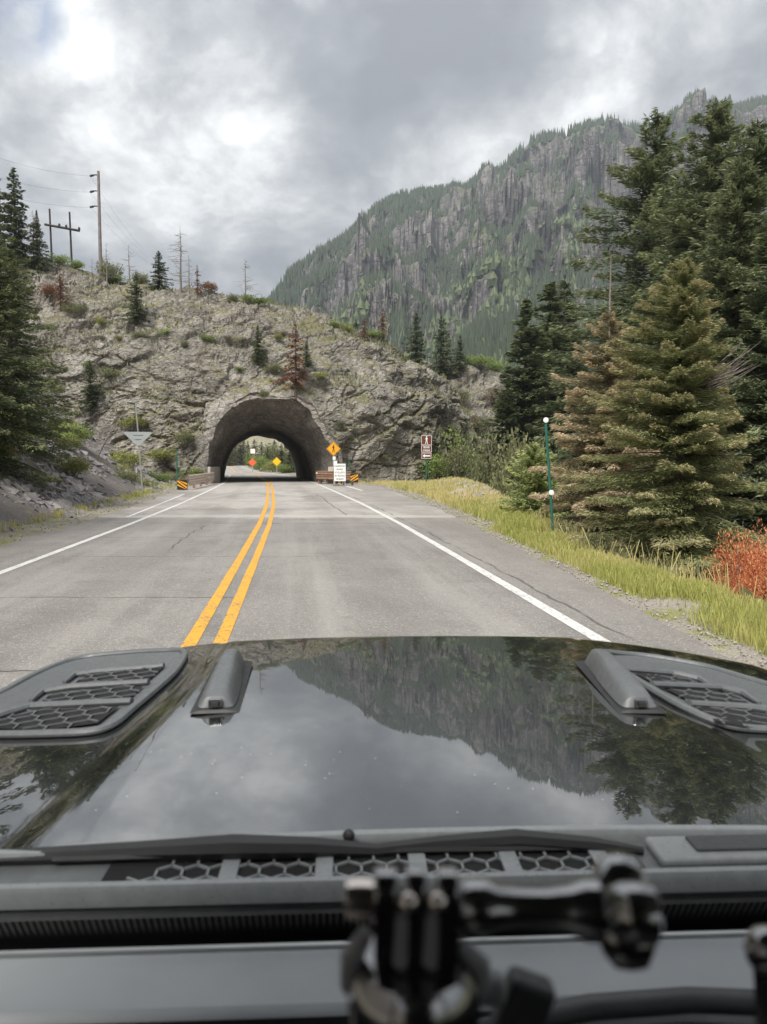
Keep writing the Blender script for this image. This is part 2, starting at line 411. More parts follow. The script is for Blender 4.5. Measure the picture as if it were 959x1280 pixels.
def mat_frit():
    m, g = new_mat('dotted_ceramic_band')
    uv = g.n('ShaderNodeTexCoord').outputs['Object']
    sp = g.n('ShaderNodeSeparateXYZ', {0: uv})
    x = g.math('MULTIPLY', sp.outputs[0], 420.0); z = g.math('MULTIPLY', sp.outputs[2], 1500.0)
    d = g.math('MULTIPLY', g.math('SINE', g.math('ADD', x, z)), g.math('SINE', g.math('SUBTRACT', x, z)))
    k = g.math('MULTIPLY', g.mapr(d, .1, .3), g.mapr(sp.outputs[2], 1.118, 1.134))
    c = g.mix(k, (.012, .012, .012), (.34, .34, .33))
    finish(g, **{'Base Color': c, 'Roughness': .5})
    return m

M = {}
M['road'] = mat_road()
M['white_line'] = mat_paint('white_road_paint', (.66, .65, .62), .75)
M['yellow_line'] = mat_paint('yellow_road_paint', (.72, .36, .03), .8)
M['rock'] = mat_rock('pale_jointed_rock', (.235, .215, .19), (.39, .36, .32), (.08, .07, .058), (.12, .112, .045))
M['rock_far'] = mat_rock('mountain_rock', (.135, .122, .122), (.27, .245, .235), (.05, .045, .05), (.085, .105, .042), .045, .55)
M['ground'] = mat_ground('gravel_ground', (.25, .22, .18), (.36, .325, .28), (.50, .46, .41), (.16, .17, .05), .4)
M['scree'] = mat_ground('slate_scree', (.125, .108, .10), (.20, .178, .165), (.33, .30, .285), (.17, .18, .06), .15, 16)
M['slate'] = simple('slate_chips', (.20, .182, .178), .7, var=.45, scale=3)
M['cobble'] = simple('roadside_stones', (.30, .275, .245), .85, var=.4, scale=20)
M['concrete'] = simple('tunnel_shotcrete', (.16, .14, .125), .95, var=.35, scale=.8, bmp=.8)
M['shotcrete'] = mat_rock('shotcrete_lining', (.20, .182, .16), (.34, .315, .28), (.085, .075, .062), (.28, .25, .21), .8, .9)
M['plinth'] = simple('portal_concrete', (.42, .38, .33), .9, var=.2, scale=2)
M['bark'] = simple('spruce_bark', (.10, .075, .06), .95, var=.4, scale=12, bmp=.6)
M['deadwood'] = simple('dead_grey_wood', (.20, .165, .145), .95, var=.4, scale=10, bmp=.5)
M['darkwood'] = simple('dark_pole_wood', (.05, .042, .04), .9, var=.3, scale=3)
M['polewood'] = simple('weathered_pole_wood', (.20, .17, .16), .9, var=.3, scale=3)
M['spruce'] = mat_leaf('dark_spruce_needles', (.065, .090, .048), (.15, .18, .085), (.26, .28, .13))
M['spruce_near'] = mat_leaf('spruce_needles_browning', (.16, .19, .08), (.34, .355, .16), (.62, .52, .31))
M['spruce_tan'] = mat_leaf('spruce_needles_tan', (.20, .185, .10), (.38, .325, .195), (.60, .49, .33))
M['fir'] = mat_leaf('blue_green_fir_needles', (.09, .12, .068), (.21, .24, .125), (.34, .37, .19))
M['rust'] = mat_leaf('rust_dead_needles', (.16, .07, .04), (.26, .12, .07), (.30, .17, .10))
M['broad'] = mat_leaf('fresh_green_leaves', (.10, .15, .04), (.21, .28, .08), (.34, .40, .12))
M['fresh'] = mat_leaf('pale_green_needles', (.20, .26, .09), (.36, .42, .17), (.50, .54, .24))
M['sage'] = mat_leaf('grey_green_leaves', (.11, .125, .06), (.21, .225, .11), (.30, .29, .15))
M['brush'] = mat_leaf('brown_twiggy_brush', (.12, .095, .07), (.24, .19, .14), (.34, .26, .17))
M['red_reflection'] = mat_leaf('red_windscreen_reflection', (.28, .035, .02), (.55, .12, .05), (.85, .42, .20), trans=.35)  # leaf colours that imitate a red reflection in the windscreen
M['yellowleaf'] = mat_leaf('yellow_green_leaves', (.16, .185, .055), (.27, .29, .09), (.40, .38, .13))
M['grass'] = mat_leaf('verge_grass', (.29, .32, .08), (.52, .53, .16), (.72, .60, .30), trans=.35)
M['farwood'] = mat_leaf('mountain_conifers', (.042, .060, .042), (.078, .10, .062), (.15, .18, .085), trans=0.05)
M['galv'] = simple('galvanised_steel', (.42, .43, .42), .5, .6, var=.15)
M['signback'] = simple('bare_aluminium_sign_back', (.36, .38, .375), .55, .2, var=.08)
M['greenpole'] = simple('green_painted_pole', (.02, .12, .085), .5, var=.2)
M['reflector'] = simple('white_reflector', (.85, .85, .83), .3, var=.03)
M['brown'] = simple('brown_sign_face', (.13, .035, .02), .45, var=.08)
M['white'] = simple('white_sign_face', (.80, .80, .77), .5, var=.05)
M['amber'] = simple('amber_sign_face', (.85, .36, .01), .45, var=.05)
M['yellow'] = simple('yellow_sign_face', (.85, .50, .01), .45, var=.05)
M['orange'] = simple('orange_red_sign_face', (.80, .13, .05), .45, var=.08)
M['black'] = simple('black_print', (.01, .01, .01), .6, var=.1)
M['rail'] = simple('rusted_rail_wood', (.22, .13, .085), .85, var=.35, scale=4)
M['railpale'] = simple('pale_rail_beam', (.52, .42, .35), .8, var=.25, scale=4)
M['paint'] = mat_carpaint()
M['trim'] = simple('charcoal_plastic_trim', (.045, .047, .048), .40, var=.12, scale=60, bmp=.25)
M['trim_light'] = simple('grey_satin_trim', (.21, .222, .225), .34, var=.1, scale=60, bmp=.2)
M['recess_shade'] = simple('black_recess_shade', (.004, .004, .004), .9, var=.1)  # near-black that puts the shade of recesses into the colour
M['clip'] = simple('pale_satin_plastic', (.28, .28, .29), .25, var=.05)
M['vent'] = simple('grey_vent_plastic', (.10, .106, .108), .42, var=.12, scale=50, bmp=.2)
M['rubber'] = simple('black_rubber', (.018, .018, .018), .55, var=.2)
M['dash'] = simple('grey_dashboard_vinyl', (.27, .282, .285), .5, var=.1, scale=4, bmp=.3)
M['gloss'] = simple('glossy_black_plastic', (.004, .004, .005), .14, var=.2, spec=1.0, coat=1.0)
for n_ in M['gloss'].node_tree.nodes:
    if n_.type == 'BSDF_PRINCIPLED': n_.inputs['Coat IOR'].default_value = 3.2; n_.inputs['Coat Roughness'].default_value = .14
M['brass'] = simple('steel_nut', (.80, .72, .66), .2, 1.0, var=.1)
M['frit'] = mat_frit()
def mat_glass():
    m, g = new_mat('clear_windscreen')
    t = g.n('ShaderNodeBsdfTransparent', {'Color': (.965, .972, .968)})
    g.t.links.new(t.outputs[0], g.n('ShaderNodeOutputMaterial').inputs[0]); return m
M['glass'] = mat_glass()

# ------------------------------------------------------------ layout curves
_cY = np.array([-60, -30, 0, 7.2, 9.5, 13, 20.6, 30.5, 49.5, 63, 80, 100, 116, 132, 170, 200, 250, 330])
_cX = np.array([5.0, 2.2, -.86, -1.66, -1.92, -2.32, -3.2, -4.5, -7.3, -9.4, -12.6, -16.3, -20.6, -25.4, -33.4, -39.6, -50, -68])
def smooth_interp(Y, ty, tx):
    Y = np.asarray(Y, float); r = 0
    for k, w in ((-2, .15), (-1, .2), (0, .3), (1, .2), (2, .15)): r = r + w*np.interp(Y + k, ty, tx)
    return r
def cen(Y): return smooth_interp(Y, _cY, _cX)
def roadz(Y): return .55*sstep(130, 260, np.asarray(Y, float))
def edge_r(Y):   # outer edge of the asphalt on the right
    return np.interp(Y, [-60, 0, 7.1, 11.6, 16.8, 29, 56, 61, 64, 330], [9.5, 3.5, 2.97, 2.75, 2.5, 1.9, -.5, -3.6, -5.3, 0]) * (np.asarray(Y) < 64) \
        + (cen(Y)+4.4) * (np.asarray(Y) >= 64)
def edge_l(Y): return cen(Y) - np.interp(Y, [-60, 8, 20, 50, 60, 64, 88, 94, 330], [5.2, 5.1, 5.0, 5.6, 5.0, 4.3, 4.3, 5.4, 5.4])
def crest_r(Y):  # where the right bank falls away
    Y = np.asarray(Y, float)
    a = np.interp(Y, [-60, 0, 8, 9.5, 11.5, 15.5, 21, 27.7, 40, 58, 75, 100], [9, 4.3, 4.0, 3.9, 3.55, 3.6, 3.9, 4.5, 5.2, 5.8, 7.5, 8])
    return np.where(Y < 90, a, cen(Y)+9)
def foot_l(Y):   # foot of the left slope
    return np.interp(Y, [-60, -20, 0, 17.6, 23.6, 42.8, 56, 66], [-4, -6, -7.4, -8.8, -9.5, -12.6, -15.0, -16.5])

# ------------------------------------------------------------ ground sheet
def ground_h(X, Y):
    X = np.asarray(X, float); Y = np.asarray(Y, float)
    n = fbm(X*.35, Y*.35, o=4, seed=3); n2 = fbm(X*1.7, Y*1.7, o=3, seed=8)
    er, cr = edge_r(Y), crest_r(Y)
    z = roadz(Y) - .035
    # right verge swells a little, then drops into the gorge
    w = np.clip((X-er)/np.maximum(cr-er, .3), 0, 1)
    z = z + np.where(X > er, .10*np.sin(w*math.pi*.5) + .05*n2*w, 0)
    d = np.maximum(X-cr, 0)
    z = z - np.where(Y < 90, 15*(1-np.exp(-d*.85/15)) + d*.05*(d > 20), 4*(1-np.exp(-d*.5/4)))
    z = z + np.minimum(d, 6)*.12*n*2
    # mound with stones at the far end of the verge
    z = z + .55*np.exp(-((X-3.6)/1.6)**2 - ((Y-40)/7.0)**2)*(X > er)
    # left of the road beyond the hill
    dl = np.maximum(edge_l(Y)-2-X, 0)
    z = z + np.where(Y > 90, np.minimum(dl*.75, 60) + dl*.1*n, 0)
    z = z + np.where((X < edge_l(Y)-.2), .04*n2+.03, 0)
    z = z + sstep(285, 330, Y)*np.clip((Y-285)*.6, 0, 60)*sstep(0, 12, np.abs(X-cen(Y)))
    return z
xs = np.concatenate([np.arange(-120, -16, 2.5), np.arange(-16, 14, .28), np.arange(14, 160, 3.0)])
ys = np.concatenate([np.arange(-45, -2, 2), np.arange(-2, 68, .3), np.arange(68, 335, 2.5)])
XX, YY = np.meshgrid(xs, ys)
def grid_faces(ny, nx):
    i = np.arange(ny*nx).reshape(ny, nx)
    return np.stack([i[:-1, :-1], i[:-1, 1:], i[1:, 1:], i[1:, :-1]], -1).reshape(-1, 4)
me = quick_mesh('ground', np.stack([XX, YY, ground_h(XX, YY)], -1).reshape(-1, 3), grid_faces(len(ys), len(xs)), True)
tag(link('ground', me, M['ground']), kind='structure', label='gravelly ground beside the road falling into the gorge')

# far ground behind and around, reaching the horizon
def far_ground():
    th = np.linspace(0, 2*math.pi, 97); rr = np.array([150, 300, 700, 1500, 3500])
    T, R = np.meshgrid(th, rr)
    V = np.stack([R*np.cos(T), R*np.sin(T)-20, np.full_like(R, -16.5)-R*.004], -1).reshape(-1, 3)
    me = quick_mesh('valley_floor', V, grid_faces(len(rr), len(th)), True)
    tag(link('valley_floor', me, M['farground']), kind='structure', label='wooded valley floor far below the road')
M['farground'] = mat_ground('forest_floor', (.06, .065, .035), (.11, .11, .06), (.14, .13, .09), (.06, .08, .03), .5, .4)
far_ground()

# ------------------------------------------------------------ road and markings
def strip(name, fl, fr, ya, yb, dy, zoff, mat, nx=1, wob=0.0, uvc=True, label=None, parent=None, kind='structure'):
    Y = np.arange(ya, yb+1e-6, dy)
    L, R = fl(Y), fr(Y)
    if wob:
        L = L + wob*fbm(Y*1.1, Y*0+1, o=4, seed=21); R = R + wob*fbm(Y*1.1, Y*0+7, o=4, seed=22)
    t = np.linspace(0, 1, nx+1)
    X = L[:, None]*(1-t) + R[:, None]*t
    Yg = np.repeat(Y[:, None], nx+1, 1)
    V = np.stack([X, Yg, roadz(Yg)+zoff], -1).reshape(-1, 3)
    Fq = grid_faces(len(Y), nx+1)
    me = quick_mesh(name, V, Fq, True)
    if uvc:
        uvl = me.uv_layers.new(name='lane')
        vi = Fq.ravel()
        uvl.data.foreach_set('uv', np.stack([V[vi, 0]-cen(V[vi, 1]), V[vi, 1]], -1).astype(np.float32).ravel())
    o = link(name, me, mat, parent)
    return tag(o, label, kind=kind)
road = strip('road', edge_l, edge_r, -45, 322, .4, 0.0, M['road'], 8, .14, label='grey two-lane asphalt road bending into the tunnel')
def off(a): return lambda Y: cen(Y)+a
def mark(name, a, b, ya, yb, mat, label):
    strip(name, off(a), off(b), ya, yb, .4, .005, mat, 1, .008, False, label, road, kind=None)
mark('centre_line', -.20, -.065, -40, 322, M['yellow_line'], 'left stripe of the double yellow line')
mark('centre_line', .075, .205, -40, 322, M['yellow_line'], 'right stripe of the double yellow line')
mark('edge_line', -3.66, -3.52, -40, 322, M['white_line'], 'white line on the left edge')
mark('edge_line', 3.58, 3.73, -40, 322, M['white_line'], 'white line on the right edge')
# faint old lines on the wide paved shoulder
strip('shoulder_line', lambda Y: np.interp(Y, [22, 60], [-7.6, -13.6]), lambda Y: np.interp(Y, [22, 60], [-7.5, -13.45]), 23, 40, .4, .005, M['white_line'], 1, .02, False, 'faint worn line on the left shoulder', road, None)
strip('shoulder_line', lambda Y: np.interp(Y, [44, 62], [-1.2, -4.0]), lambda Y: np.interp(Y, [44, 62], [-1.0, -3.8]), 45, 60, .4, .005, M['white_line'], 1, .03, False, 'faint worn line beside the white board', road, None)

# ------------------------------------------------------------ tunnel outline
TW, TH = 5.05, 6.55
def arch(t, w, h, leg=.36):
    """t 0..1 left foot to right foot -> (x, z); near-vertical legs, then a flattened arch"""
    t = np.asarray(t, float); a = math.pi*(1-t)
    ex = 2/2.12
    c, s = np.cos(a), np.sin(a)
    return w*np.sign(c)*np.abs(c)**ex, h*np.abs(s)**ex
def inside_arch(x, z, w, h):
    return (np.abs(x)/w)**2.12 + (np.maximum(z, 0)/h)**2.12
def mouth_k(phi):
    return 1 + .09*fbm(phi*2.4, phi*0+2.2, o=4, seed=71) + .025*(voro(phi*3.2, phi*0+.3, phi*0, 72)[2]-.5)
TY0, TY1 = 60.2, 86.8
def tunnel():
    n = 64
    t = np.linspace(0, 1, n)
    rings = [(TY0+.02, 5.75, 7.15, .20), (TY0+.6, 5.15, 6.5, .26), (TY0+1.9, 4.9, 6.15, .25), (TY0+3.2, 4.7, 5.85, .22), (TY0+4.6, 4.55, 5.55, .20), (TY0+5.4, 4.35, 5.2, .1), (TY0+6, 4.2, 4.95, .06)]
    y = TY0+7
    while y < TY1: rings.append((y, 4.05, 4.7, .07)); y += 1.2
    rings.append((TY1, 4.0, 4.65, .10))
    V = []
    for (y, w, h, am) in rings:
        x, z = arch(t, w, h)
        nn = fbm(t*9, np.full(n, y*.22), o=4, seed=40)*am*1.6 + (voro(t*16, np.full(n, y*.35), np.zeros(n), 5)[2]-.5)*am
        rad = np.stack([x/w, z/h], -1); rad /= np.linalg.norm(rad, axis=1)[:, None]+1e-6
        kk = 1+(mouth_k(np.arctan2(z, x))-1)*(1-sstep(TY0+.3, TY0+3.5, y))
        x, z = x*kk, z*kk
        c = cen(np.array([y]))[0]
        V.append(np.stack([c+x+rad[:, 0]*nn, np.full(n, y), z+rad[:, 1]*nn-.1], -1))
    V = np.concatenate(V)
    Fq = grid_faces(len(rings), n)
    me = quick_mesh('tunnel_lining', V, Fq[:, ::-1], True)
    return me

# ------------------------------------------------------------ rock curtains
def curtain(name, base, crest, prof, nu, nv, mat, amp, seed, hole=None, blk=.45):
    """base/crest: rows (u, X, Y, z); prof: rows (v, back fraction, height fraction)"""
    base = np.array(base, float); crest = np.array(crest, float); prof = np.array(prof, float)
    u = np.linspace(0, 1, nu); v = np.linspace(0, 1, nv)
    B = np.stack([np.interp(u, base[:, 0], base[:, k]) for k in (1, 2, 3)], -1)
    C = np.stack([np.interp(u, crest[:, 0], crest[:, k]) for k in (1, 2, 3)], -1)
    k = np.ones(9)/9
    for A in (B, C):
        for c in range(3):
            p = np.pad(A[:, c], 4, mode='edge'); A[:, c] = np.convolve(p, k, 'valid')
    s = np.interp(v, prof[:, 0], prof[:, 1]); h = np.interp(v, prof[:, 0], prof[:, 2])
    s = np.convolve(np.pad(s, 3, mode='edge'), np.ones(7)/7, 'valid'); h = np.convolve(np.pad(h, 3, mode='edge'), np.ones(7)/7, 'valid')
    P = np.empty((nv, nu, 3))
    for c in (0, 1): P[:, :, c] = B[None, :, c] + (C-B)[None, :, c]*s[:, None]
    P[:, :, 2] = B[None, :, 2] + (C-B)[None, :, 2]*h[:, None]
    x, y, z = P[..., 0], P[..., 1], P[..., 2]
    du = np.gradient(P, axis=1); dv = np.gradient(P, axis=0)
    N = np.cross(du, dv); N /= np.linalg.norm(N, axis=2)[..., None]+1e-9
    big = fbm(x*.13, y*.13, z*.16, 4, seed)
    wx = x + 1.2*fbm(x*.4, z*.4, y*.4, 3, seed+2); wz = z + 1.0*fbm(x*.4, z*.4, y*.4, 3, seed+3)
    ca, sa = math.cos(.42), math.sin(.42)
    rx, rz = wx*ca + wz*sa, -wx*sa + wz*ca
    f1, e1, c1 = voro(rx*.20, y*.25, rz*.50, seed+4)
    f2, e2, c2 = voro(rx*.85, y*.8, rz*1.6, seed+5)
    f3, e3, c3 = voro(rx*2.1, y*2, rz*3.6, seed+6)
    det = fbm(x*1.3, y*1.3, z*1.3, 4, seed+8)
    disp = big*1.5 + (c1-.5)*.85*sstep(0, .12, e1) + ((c2-.5)*.34*sstep(0, .10, e2) + (c3-.5)*.24*sstep(0, .14, e3) + det*.2)*(.22+.95*sstep(-.12, .18, fbm(x*.17, y*.17, z*.24, 3, seed+20)))
    disp -= .30*(1-sstep(0, .06, e1)) + .12*(1-sstep(0, .06, e2))
    rid = np.sin((z*1.0 + x*.32 + 1.5*fbm(x*.2, z*.2, y*.2, 3, seed+11))*1.9)   # dipping ledges
    disp += np.sign(rid)*np.abs(rid)**.4*.20*sstep(-.3, .2, fbm(x*.12, z*.12, o=3, seed=seed+14)) - .28*(1-sstep(0, .07, np.abs(fbm(x*.16, z*.55+x*.14, o=4, seed=seed+15))))
    fade = sstep(0, .05, v)[:, None]
    disp = disp*amp*(.35+.65*fade)
    if hole:
        hx = x-cen(y); q = inside_arch(hx, z, hole[0], hole[1])/mouth_k(np.arctan2(np.maximum(z, 0), hx))**2.12
        near = 1-sstep(1.0, 1.75, q)
        near = np.where((y < 68) | (y > 80), near, 0)
        disp = disp*(1-near*.5)
        P += N*disp[..., None]
        P[..., 1] = np.where((near > 0) & (y < 68), P[..., 1]*(1-near*.72)+(60.0+.3*fbm(x*.8, z*.8, o=3, seed=90))*near*.72, P[..., 1])
        x, y, z = P[..., 0], P[..., 1], P[..., 2]
        hx = x-cen(y); q = inside_arch(hx, z, hole[0], hole[1])/mouth_k(np.arctan2(np.maximum(z, 0), hx))**2.12
        edge = (q > .72) & (q < 1.0) & (y < 70)
        sc = (1/np.maximum(q, 1e-6))**(1/2.12)
        P[..., 0] = np.where(edge, cen(y)+hx*sc, P[..., 0]); P[..., 2] = np.where(edge & (z > 0), z*sc, P[..., 2])
        kill = ((q <= .72) | ((q < 1.0) & (y > 70))) & (y > 50)
        kv = kill.ravel()
    else:
        P += N*disp[..., None]; kv = None
    Fq = grid_faces(nv, nu)
    if kv is not None:
        kk = kv[Fq].any(1); Fq = Fq[~kk]
    me = quick_mesh(name, P.reshape(-1, 3), Fq, False)
    return me, P
# the rock hill the tunnel runs through (crest from the skyline, ~76 m off)
sky_pts = [(-140, 300), (25, 322), (62, 327), (113, 345), (180, 359), (252, 366), (328, 382), (400, 402), (441, 411), (490, 430), (510, 448)]
crest = []; base = []
Yc = 76.0
bx = {-140: (-50, 59), 25: (-31, 60.5), 62: (-28, 61), 113: (-24, 61.5), 180: (-19, 61), 252: (-14.6, 60.1), 328: (-9, 60), 400: (-4.2, 60.3), 441: (-1.6, 62), 490: (2.6, 66), 510: (5.0, 70)}
for px, py in sky_pts:
    p = at(px, py, Yc); crest.append([0, p.x, p.y, p.z]); base.append([0, *bx[px], -.3])
crest += [[0, 6.5, 80, 9.0], [0, 9, 86, 7.5], [0, 9, 93, 9]]
base += [[0, 8.5, 75, -5], [0, 11.5, 83, -9], [0, 13, 96, -10]]
n = len(crest)
us = np.cumsum([0]+[math.hypot(base[i+1][1]-base[i][1], base[i+1][2]-base[i][2]) for i in range(n-1)]); us /= us[-1]
for i in range(n): crest[i][0] = base[i][0] = us[i]
prof = [(0, 0, 0), (.22, .04, .38), (.36, .16, .56), (.52, .42, .80), (.64, .74, .955), (.72, 1.0, 1.0), (.84, 1.3, 1.02), (.93, 1.52, .8), (.97, 1.6, .4), (1, 1.64, -.05)]
hill = thing('rock_hill', 'pale jointed rock hill with the road tunnel cut through its foot', 'rock hill', (0, 0, 0))
hme, HP = curtain('rock_face', base, crest, prof, 640, 300, M['rock'], .88, 100, (TW+.12, TH+.1))
link('rock_face', hme, M['rock'], hill)
link('tunnel_lining', tunnel(), M['shotcrete'], hill)
def hill_pt(px, py, tol=6):
    """the point of the rock hill seen at a photo pixel (nearest by angle, front-most)"""
    P = HP.reshape(-1, 3)
    Pz = P[:, 2]-CAMZ
    dz = P[:, 1]*math.cos(PITCH) - Pz*math.sin(PITCH)
    up = P[:, 1]*math.sin(PITCH) + Pz*math.cos(PITCH)
    X = CX + F*P[:, 0]/np.maximum(dz, .1); Yp = CY - F*up/np.maximum(dz, .1)
    d = (X-px)**2 + (Yp-py)**2 + np.where(P[:, 1] > 82, 1e4, 0)
    i = np.argsort(d)[:12]
    j = i[np.argmin(P[i, 1])]
    return Vector(P[j])

# second crag across the side gully
b2 = []; c2 = []
for px, py, bX, bY, Y2 in [(470, 470, 2, 98, 112), (505, 452, 5, 94, 106), (540, 450, 8, 92, 104), (590, 452, 12, 92, 104), (625, 462, 15, 93, 104), (650, 480, 18.5, 96, 106), (680, 520, 23, 103, 112), (720, 570, 29, 112, 122)]:
    p = at(px, py, Y2); c2.append([0, p.x, p.y, p.z]); b2.append([0, bX, bY, -10])
us = np.linspace(0, 1, len(b2))
for i in range(len(b2)): c2[i][0] = b2[i][0] = us[i]
crag = thing('rock_crag', 'broken rock crag with trees across the gully right of the tunnel hill', 'rock crag', (0, 0, 0))
cme, CP = curtain('crag_face', b2, c2, [(0, 0, 0), (.3, .12, .42), (.55, .4, .75), (.7, .75, .95), (.8, 1, 1), (1, 2.6, .9)], 220, 170, M['rock'], 1.15, 300)
link('crag_face', cme, M['rock'], crag)

# ------------------------------------------------------------ left slope of slate scree
def scree_h(d, Y):
    d = np.asarray(d, float); Y = np.asarray(Y, float)
    X = foot_l(Y)-d
    sl = np.interp(Y, [-50, 10, 30, 64], [.8, .8, .72, .60])
    z = sl*(d - 1.1*(1-np.exp(-d/1.1)))
    z = z + fbm(X*.25, Y*.25, o=4, seed=55)*np.minimum(d, 6)*.13 + fbm(X*1.2, Y*1.2, o=3, seed=56)*np.minimum(d, 1)*.09
    # gully behind the reddish mound at the near end
    return z - .05
ds = np.concatenate([np.arange(-.6, 12, .22), np.arange(12, 46, .9)]); ysc = np.arange(-45, 66, .3)
D2, Y2 = np.meshgrid(ds, ysc)
Z2 = np.where(D2 < 0, -.05+D2*.3, scree_h(np.maximum(D2, 0), Y2))
me = quick_mesh('scree_slope', np.stack([foot_l(Y2)-D2, Y2, Z2], -1).reshape(-1, 3), grid_faces(len(ysc), len(ds))[:, ::-1], True)
scree = tag(link('scree_slope', me, M['scree']), kind='structure', label='dark slate scree slope left of the road')
def scree_pt(X, Y): return Vector((X, Y, float(scree_h(max(0, foot_l(Y)-X), Y))))

def slab(rng, sx, sy, sz):
    V = np.array([[x, y, z] for z in (-.5, .5) for y in (-.5, .5) for x in (-.5, .5)]) + rng.uniform(-.17, .17, (8, 3))
    return V*np.array([sx, sy, sz])
QF = np.array([(0, 2, 3, 1), (4, 5, 7, 6), (0, 1, 5, 4), (2, 6, 7, 3), (0, 4, 6, 2), (1, 3, 7, 5)])
def rotm(rng, tilt=1.0):
    a = rng.uniform(0, 6.28); b = rng.uniform(-1, 1)*tilt; c = rng.uniform(-1, 1)*tilt
    return np.array(Matrix.Rotation(a, 3, 'Z') @ Matrix.Rotation(b, 3, 'X') @ Matrix.Rotation(c, 3, 'Y'))
def scatter_slabs(name, pts, sizes, mat, tilt, parent=None, flat=.3, kind='stuff', label=None, base=None):
    V = []; Fs = []
    for i, (p, s) in enumerate(zip(pts, sizes)):
        sv = slab(RS, s, s*RS.uniform(.5, .9), s*flat*RS.uniform(.6, 1.4))
        R = rotm(RS, tilt)
        if base is not None: R = base @ R
        V.append(sv @ R.T + np.array(p)); Fs.append(QF + 8*i)
    me = quick_mesh(name, np.concatenate(V), np.concatenate(Fs), False)
    return tag(link(name, me, mat, parent), label, kind=kind)
def scree_scatter():
    pts = []; sz = []
    Y = 12 + 50*RS.rand(11000)**1.3; d = 9.5*RS.rand(11000)**1.15; X = foot_l(Y)-d
    k = fbm(X*.3, Y*.3, o=3, seed=77) > -.22
    X, Y, d = X[k], Y[k], d[k]
    sz = (.07+.22*RS.rand(len(X))**3)*(1+Y/55)*np.where(d > 5, .75, 1)
    pts = np.stack([X, Y, scree_h(d, Y)+sz*.08], -1)
    tilt = np.array(Matrix.Rotation(math.radians(36), 3, 'Y'))
    scatter_slabs('slate_chips', pts, sz, M['slate'], .45, None, .22, 'stuff', 'loose grey slate chips lying on the scree slope', tilt)
    # the larger ones, singly
    protos = []
    for k in range(6):
        m_ = quick_mesh('slate_slab', slab(RS, 1, .7, .2), QF, False); m_.materials.append(M['slate']); protos.append(m_)
    for i in range(150):
        Y = RS.uniform(13, 45); d = RS.uniform(.1, 6.0); X = foot_l(Y)-d
        s = RS.uniform(.12, .24)*(1+Y/110)
        o = link('slate_slab', protos[i % 6], None, scree)
        o.location = (X, Y, float(scree_h(d, Y))+s*.05)
        o.rotation_euler = (RS.uniform(-.35, .35), math.radians(34)+RS.uniform(-.3, .3), RS.uniform(-.6, .6)); o.scale = (s, s, s)
scree_scatter()
# pebbles and stones along the road's edges and on the mound
def edge_stones():
    pts = []; sz = []
    Y = 5+55*RS.rand(6000)**1.6
    X = np.where(RS.rand(6000) < .75, edge_r(Y)-.02+np.abs(RS.normal(0, .22, 6000))*(1+Y/25), edge_l(Y)-np.abs(RS.normal(0, .5, 6000)))
    s = (.006+.022*RS.rand(6000)**5)*(1+Y/24)
    X2 = RS.normal(4.6, 1.0, 600); Y2_ = RS.normal(36, 5, 600); s2 = RS.uniform(.08, .3, 600); k = X2 > edge_r(Y2_)+1.5
    X, Y, sz = np.concatenate([X, X2[k]]), np.concatenate([Y, Y2_[k]]), np.concatenate([s, s2[k]])
    pts = np.stack([X, Y, ground_h(X, Y)+sz*.22+.01], -1)
    scatter_slabs('pebbles', pts, sz, M['cobble'], 1.0, None, .7, 'stuff', 'small stones strewn along the edges of the asphalt')
edge_stones()

# ------------------------------------------------------------ the far mountain
RIDGE = [(-700, 470), (-200, 450), (150, 470), (300, 425), (335, 392), (345, 376), (362, 348), (398, 325), (440, 294), (470, 265), (500, 250), (540, 243), (580, 238), (598, 226), (612, 222), (640, 200), (655, 184), (690, 176), (716, 168),
         (738, 163), (750, 157), (765, 158), (782, 163), (796, 173), (812, 168), (840, 152), (858, 139), (880, 134), (905, 137), (935, 130), (959, 128), (1150, 150), (1500, 190), (2600, 320)]
def px_of_az(az): return CX + F*np.tan(az)
RA = np.array(RIDGE, float)
def ridge_tan(az):
    px = px_of_az(az)
    py = np.interp(px, RA[:, 0], RA[:, 1])
    t = (CY-py)/F
    return (t*math.cos(PITCH) - math.sin(PITCH))/(math.cos(PITCH) + t*math.sin(PITCH))*np.cos(az)   # height per metre of radius
R1A = (np.array([-30, -12, -8, 0, 10, 20, 30, 60])*math.pi/180, np.array([520, 560, 900, 1080, 1180, 1250, 1450, 1500]))
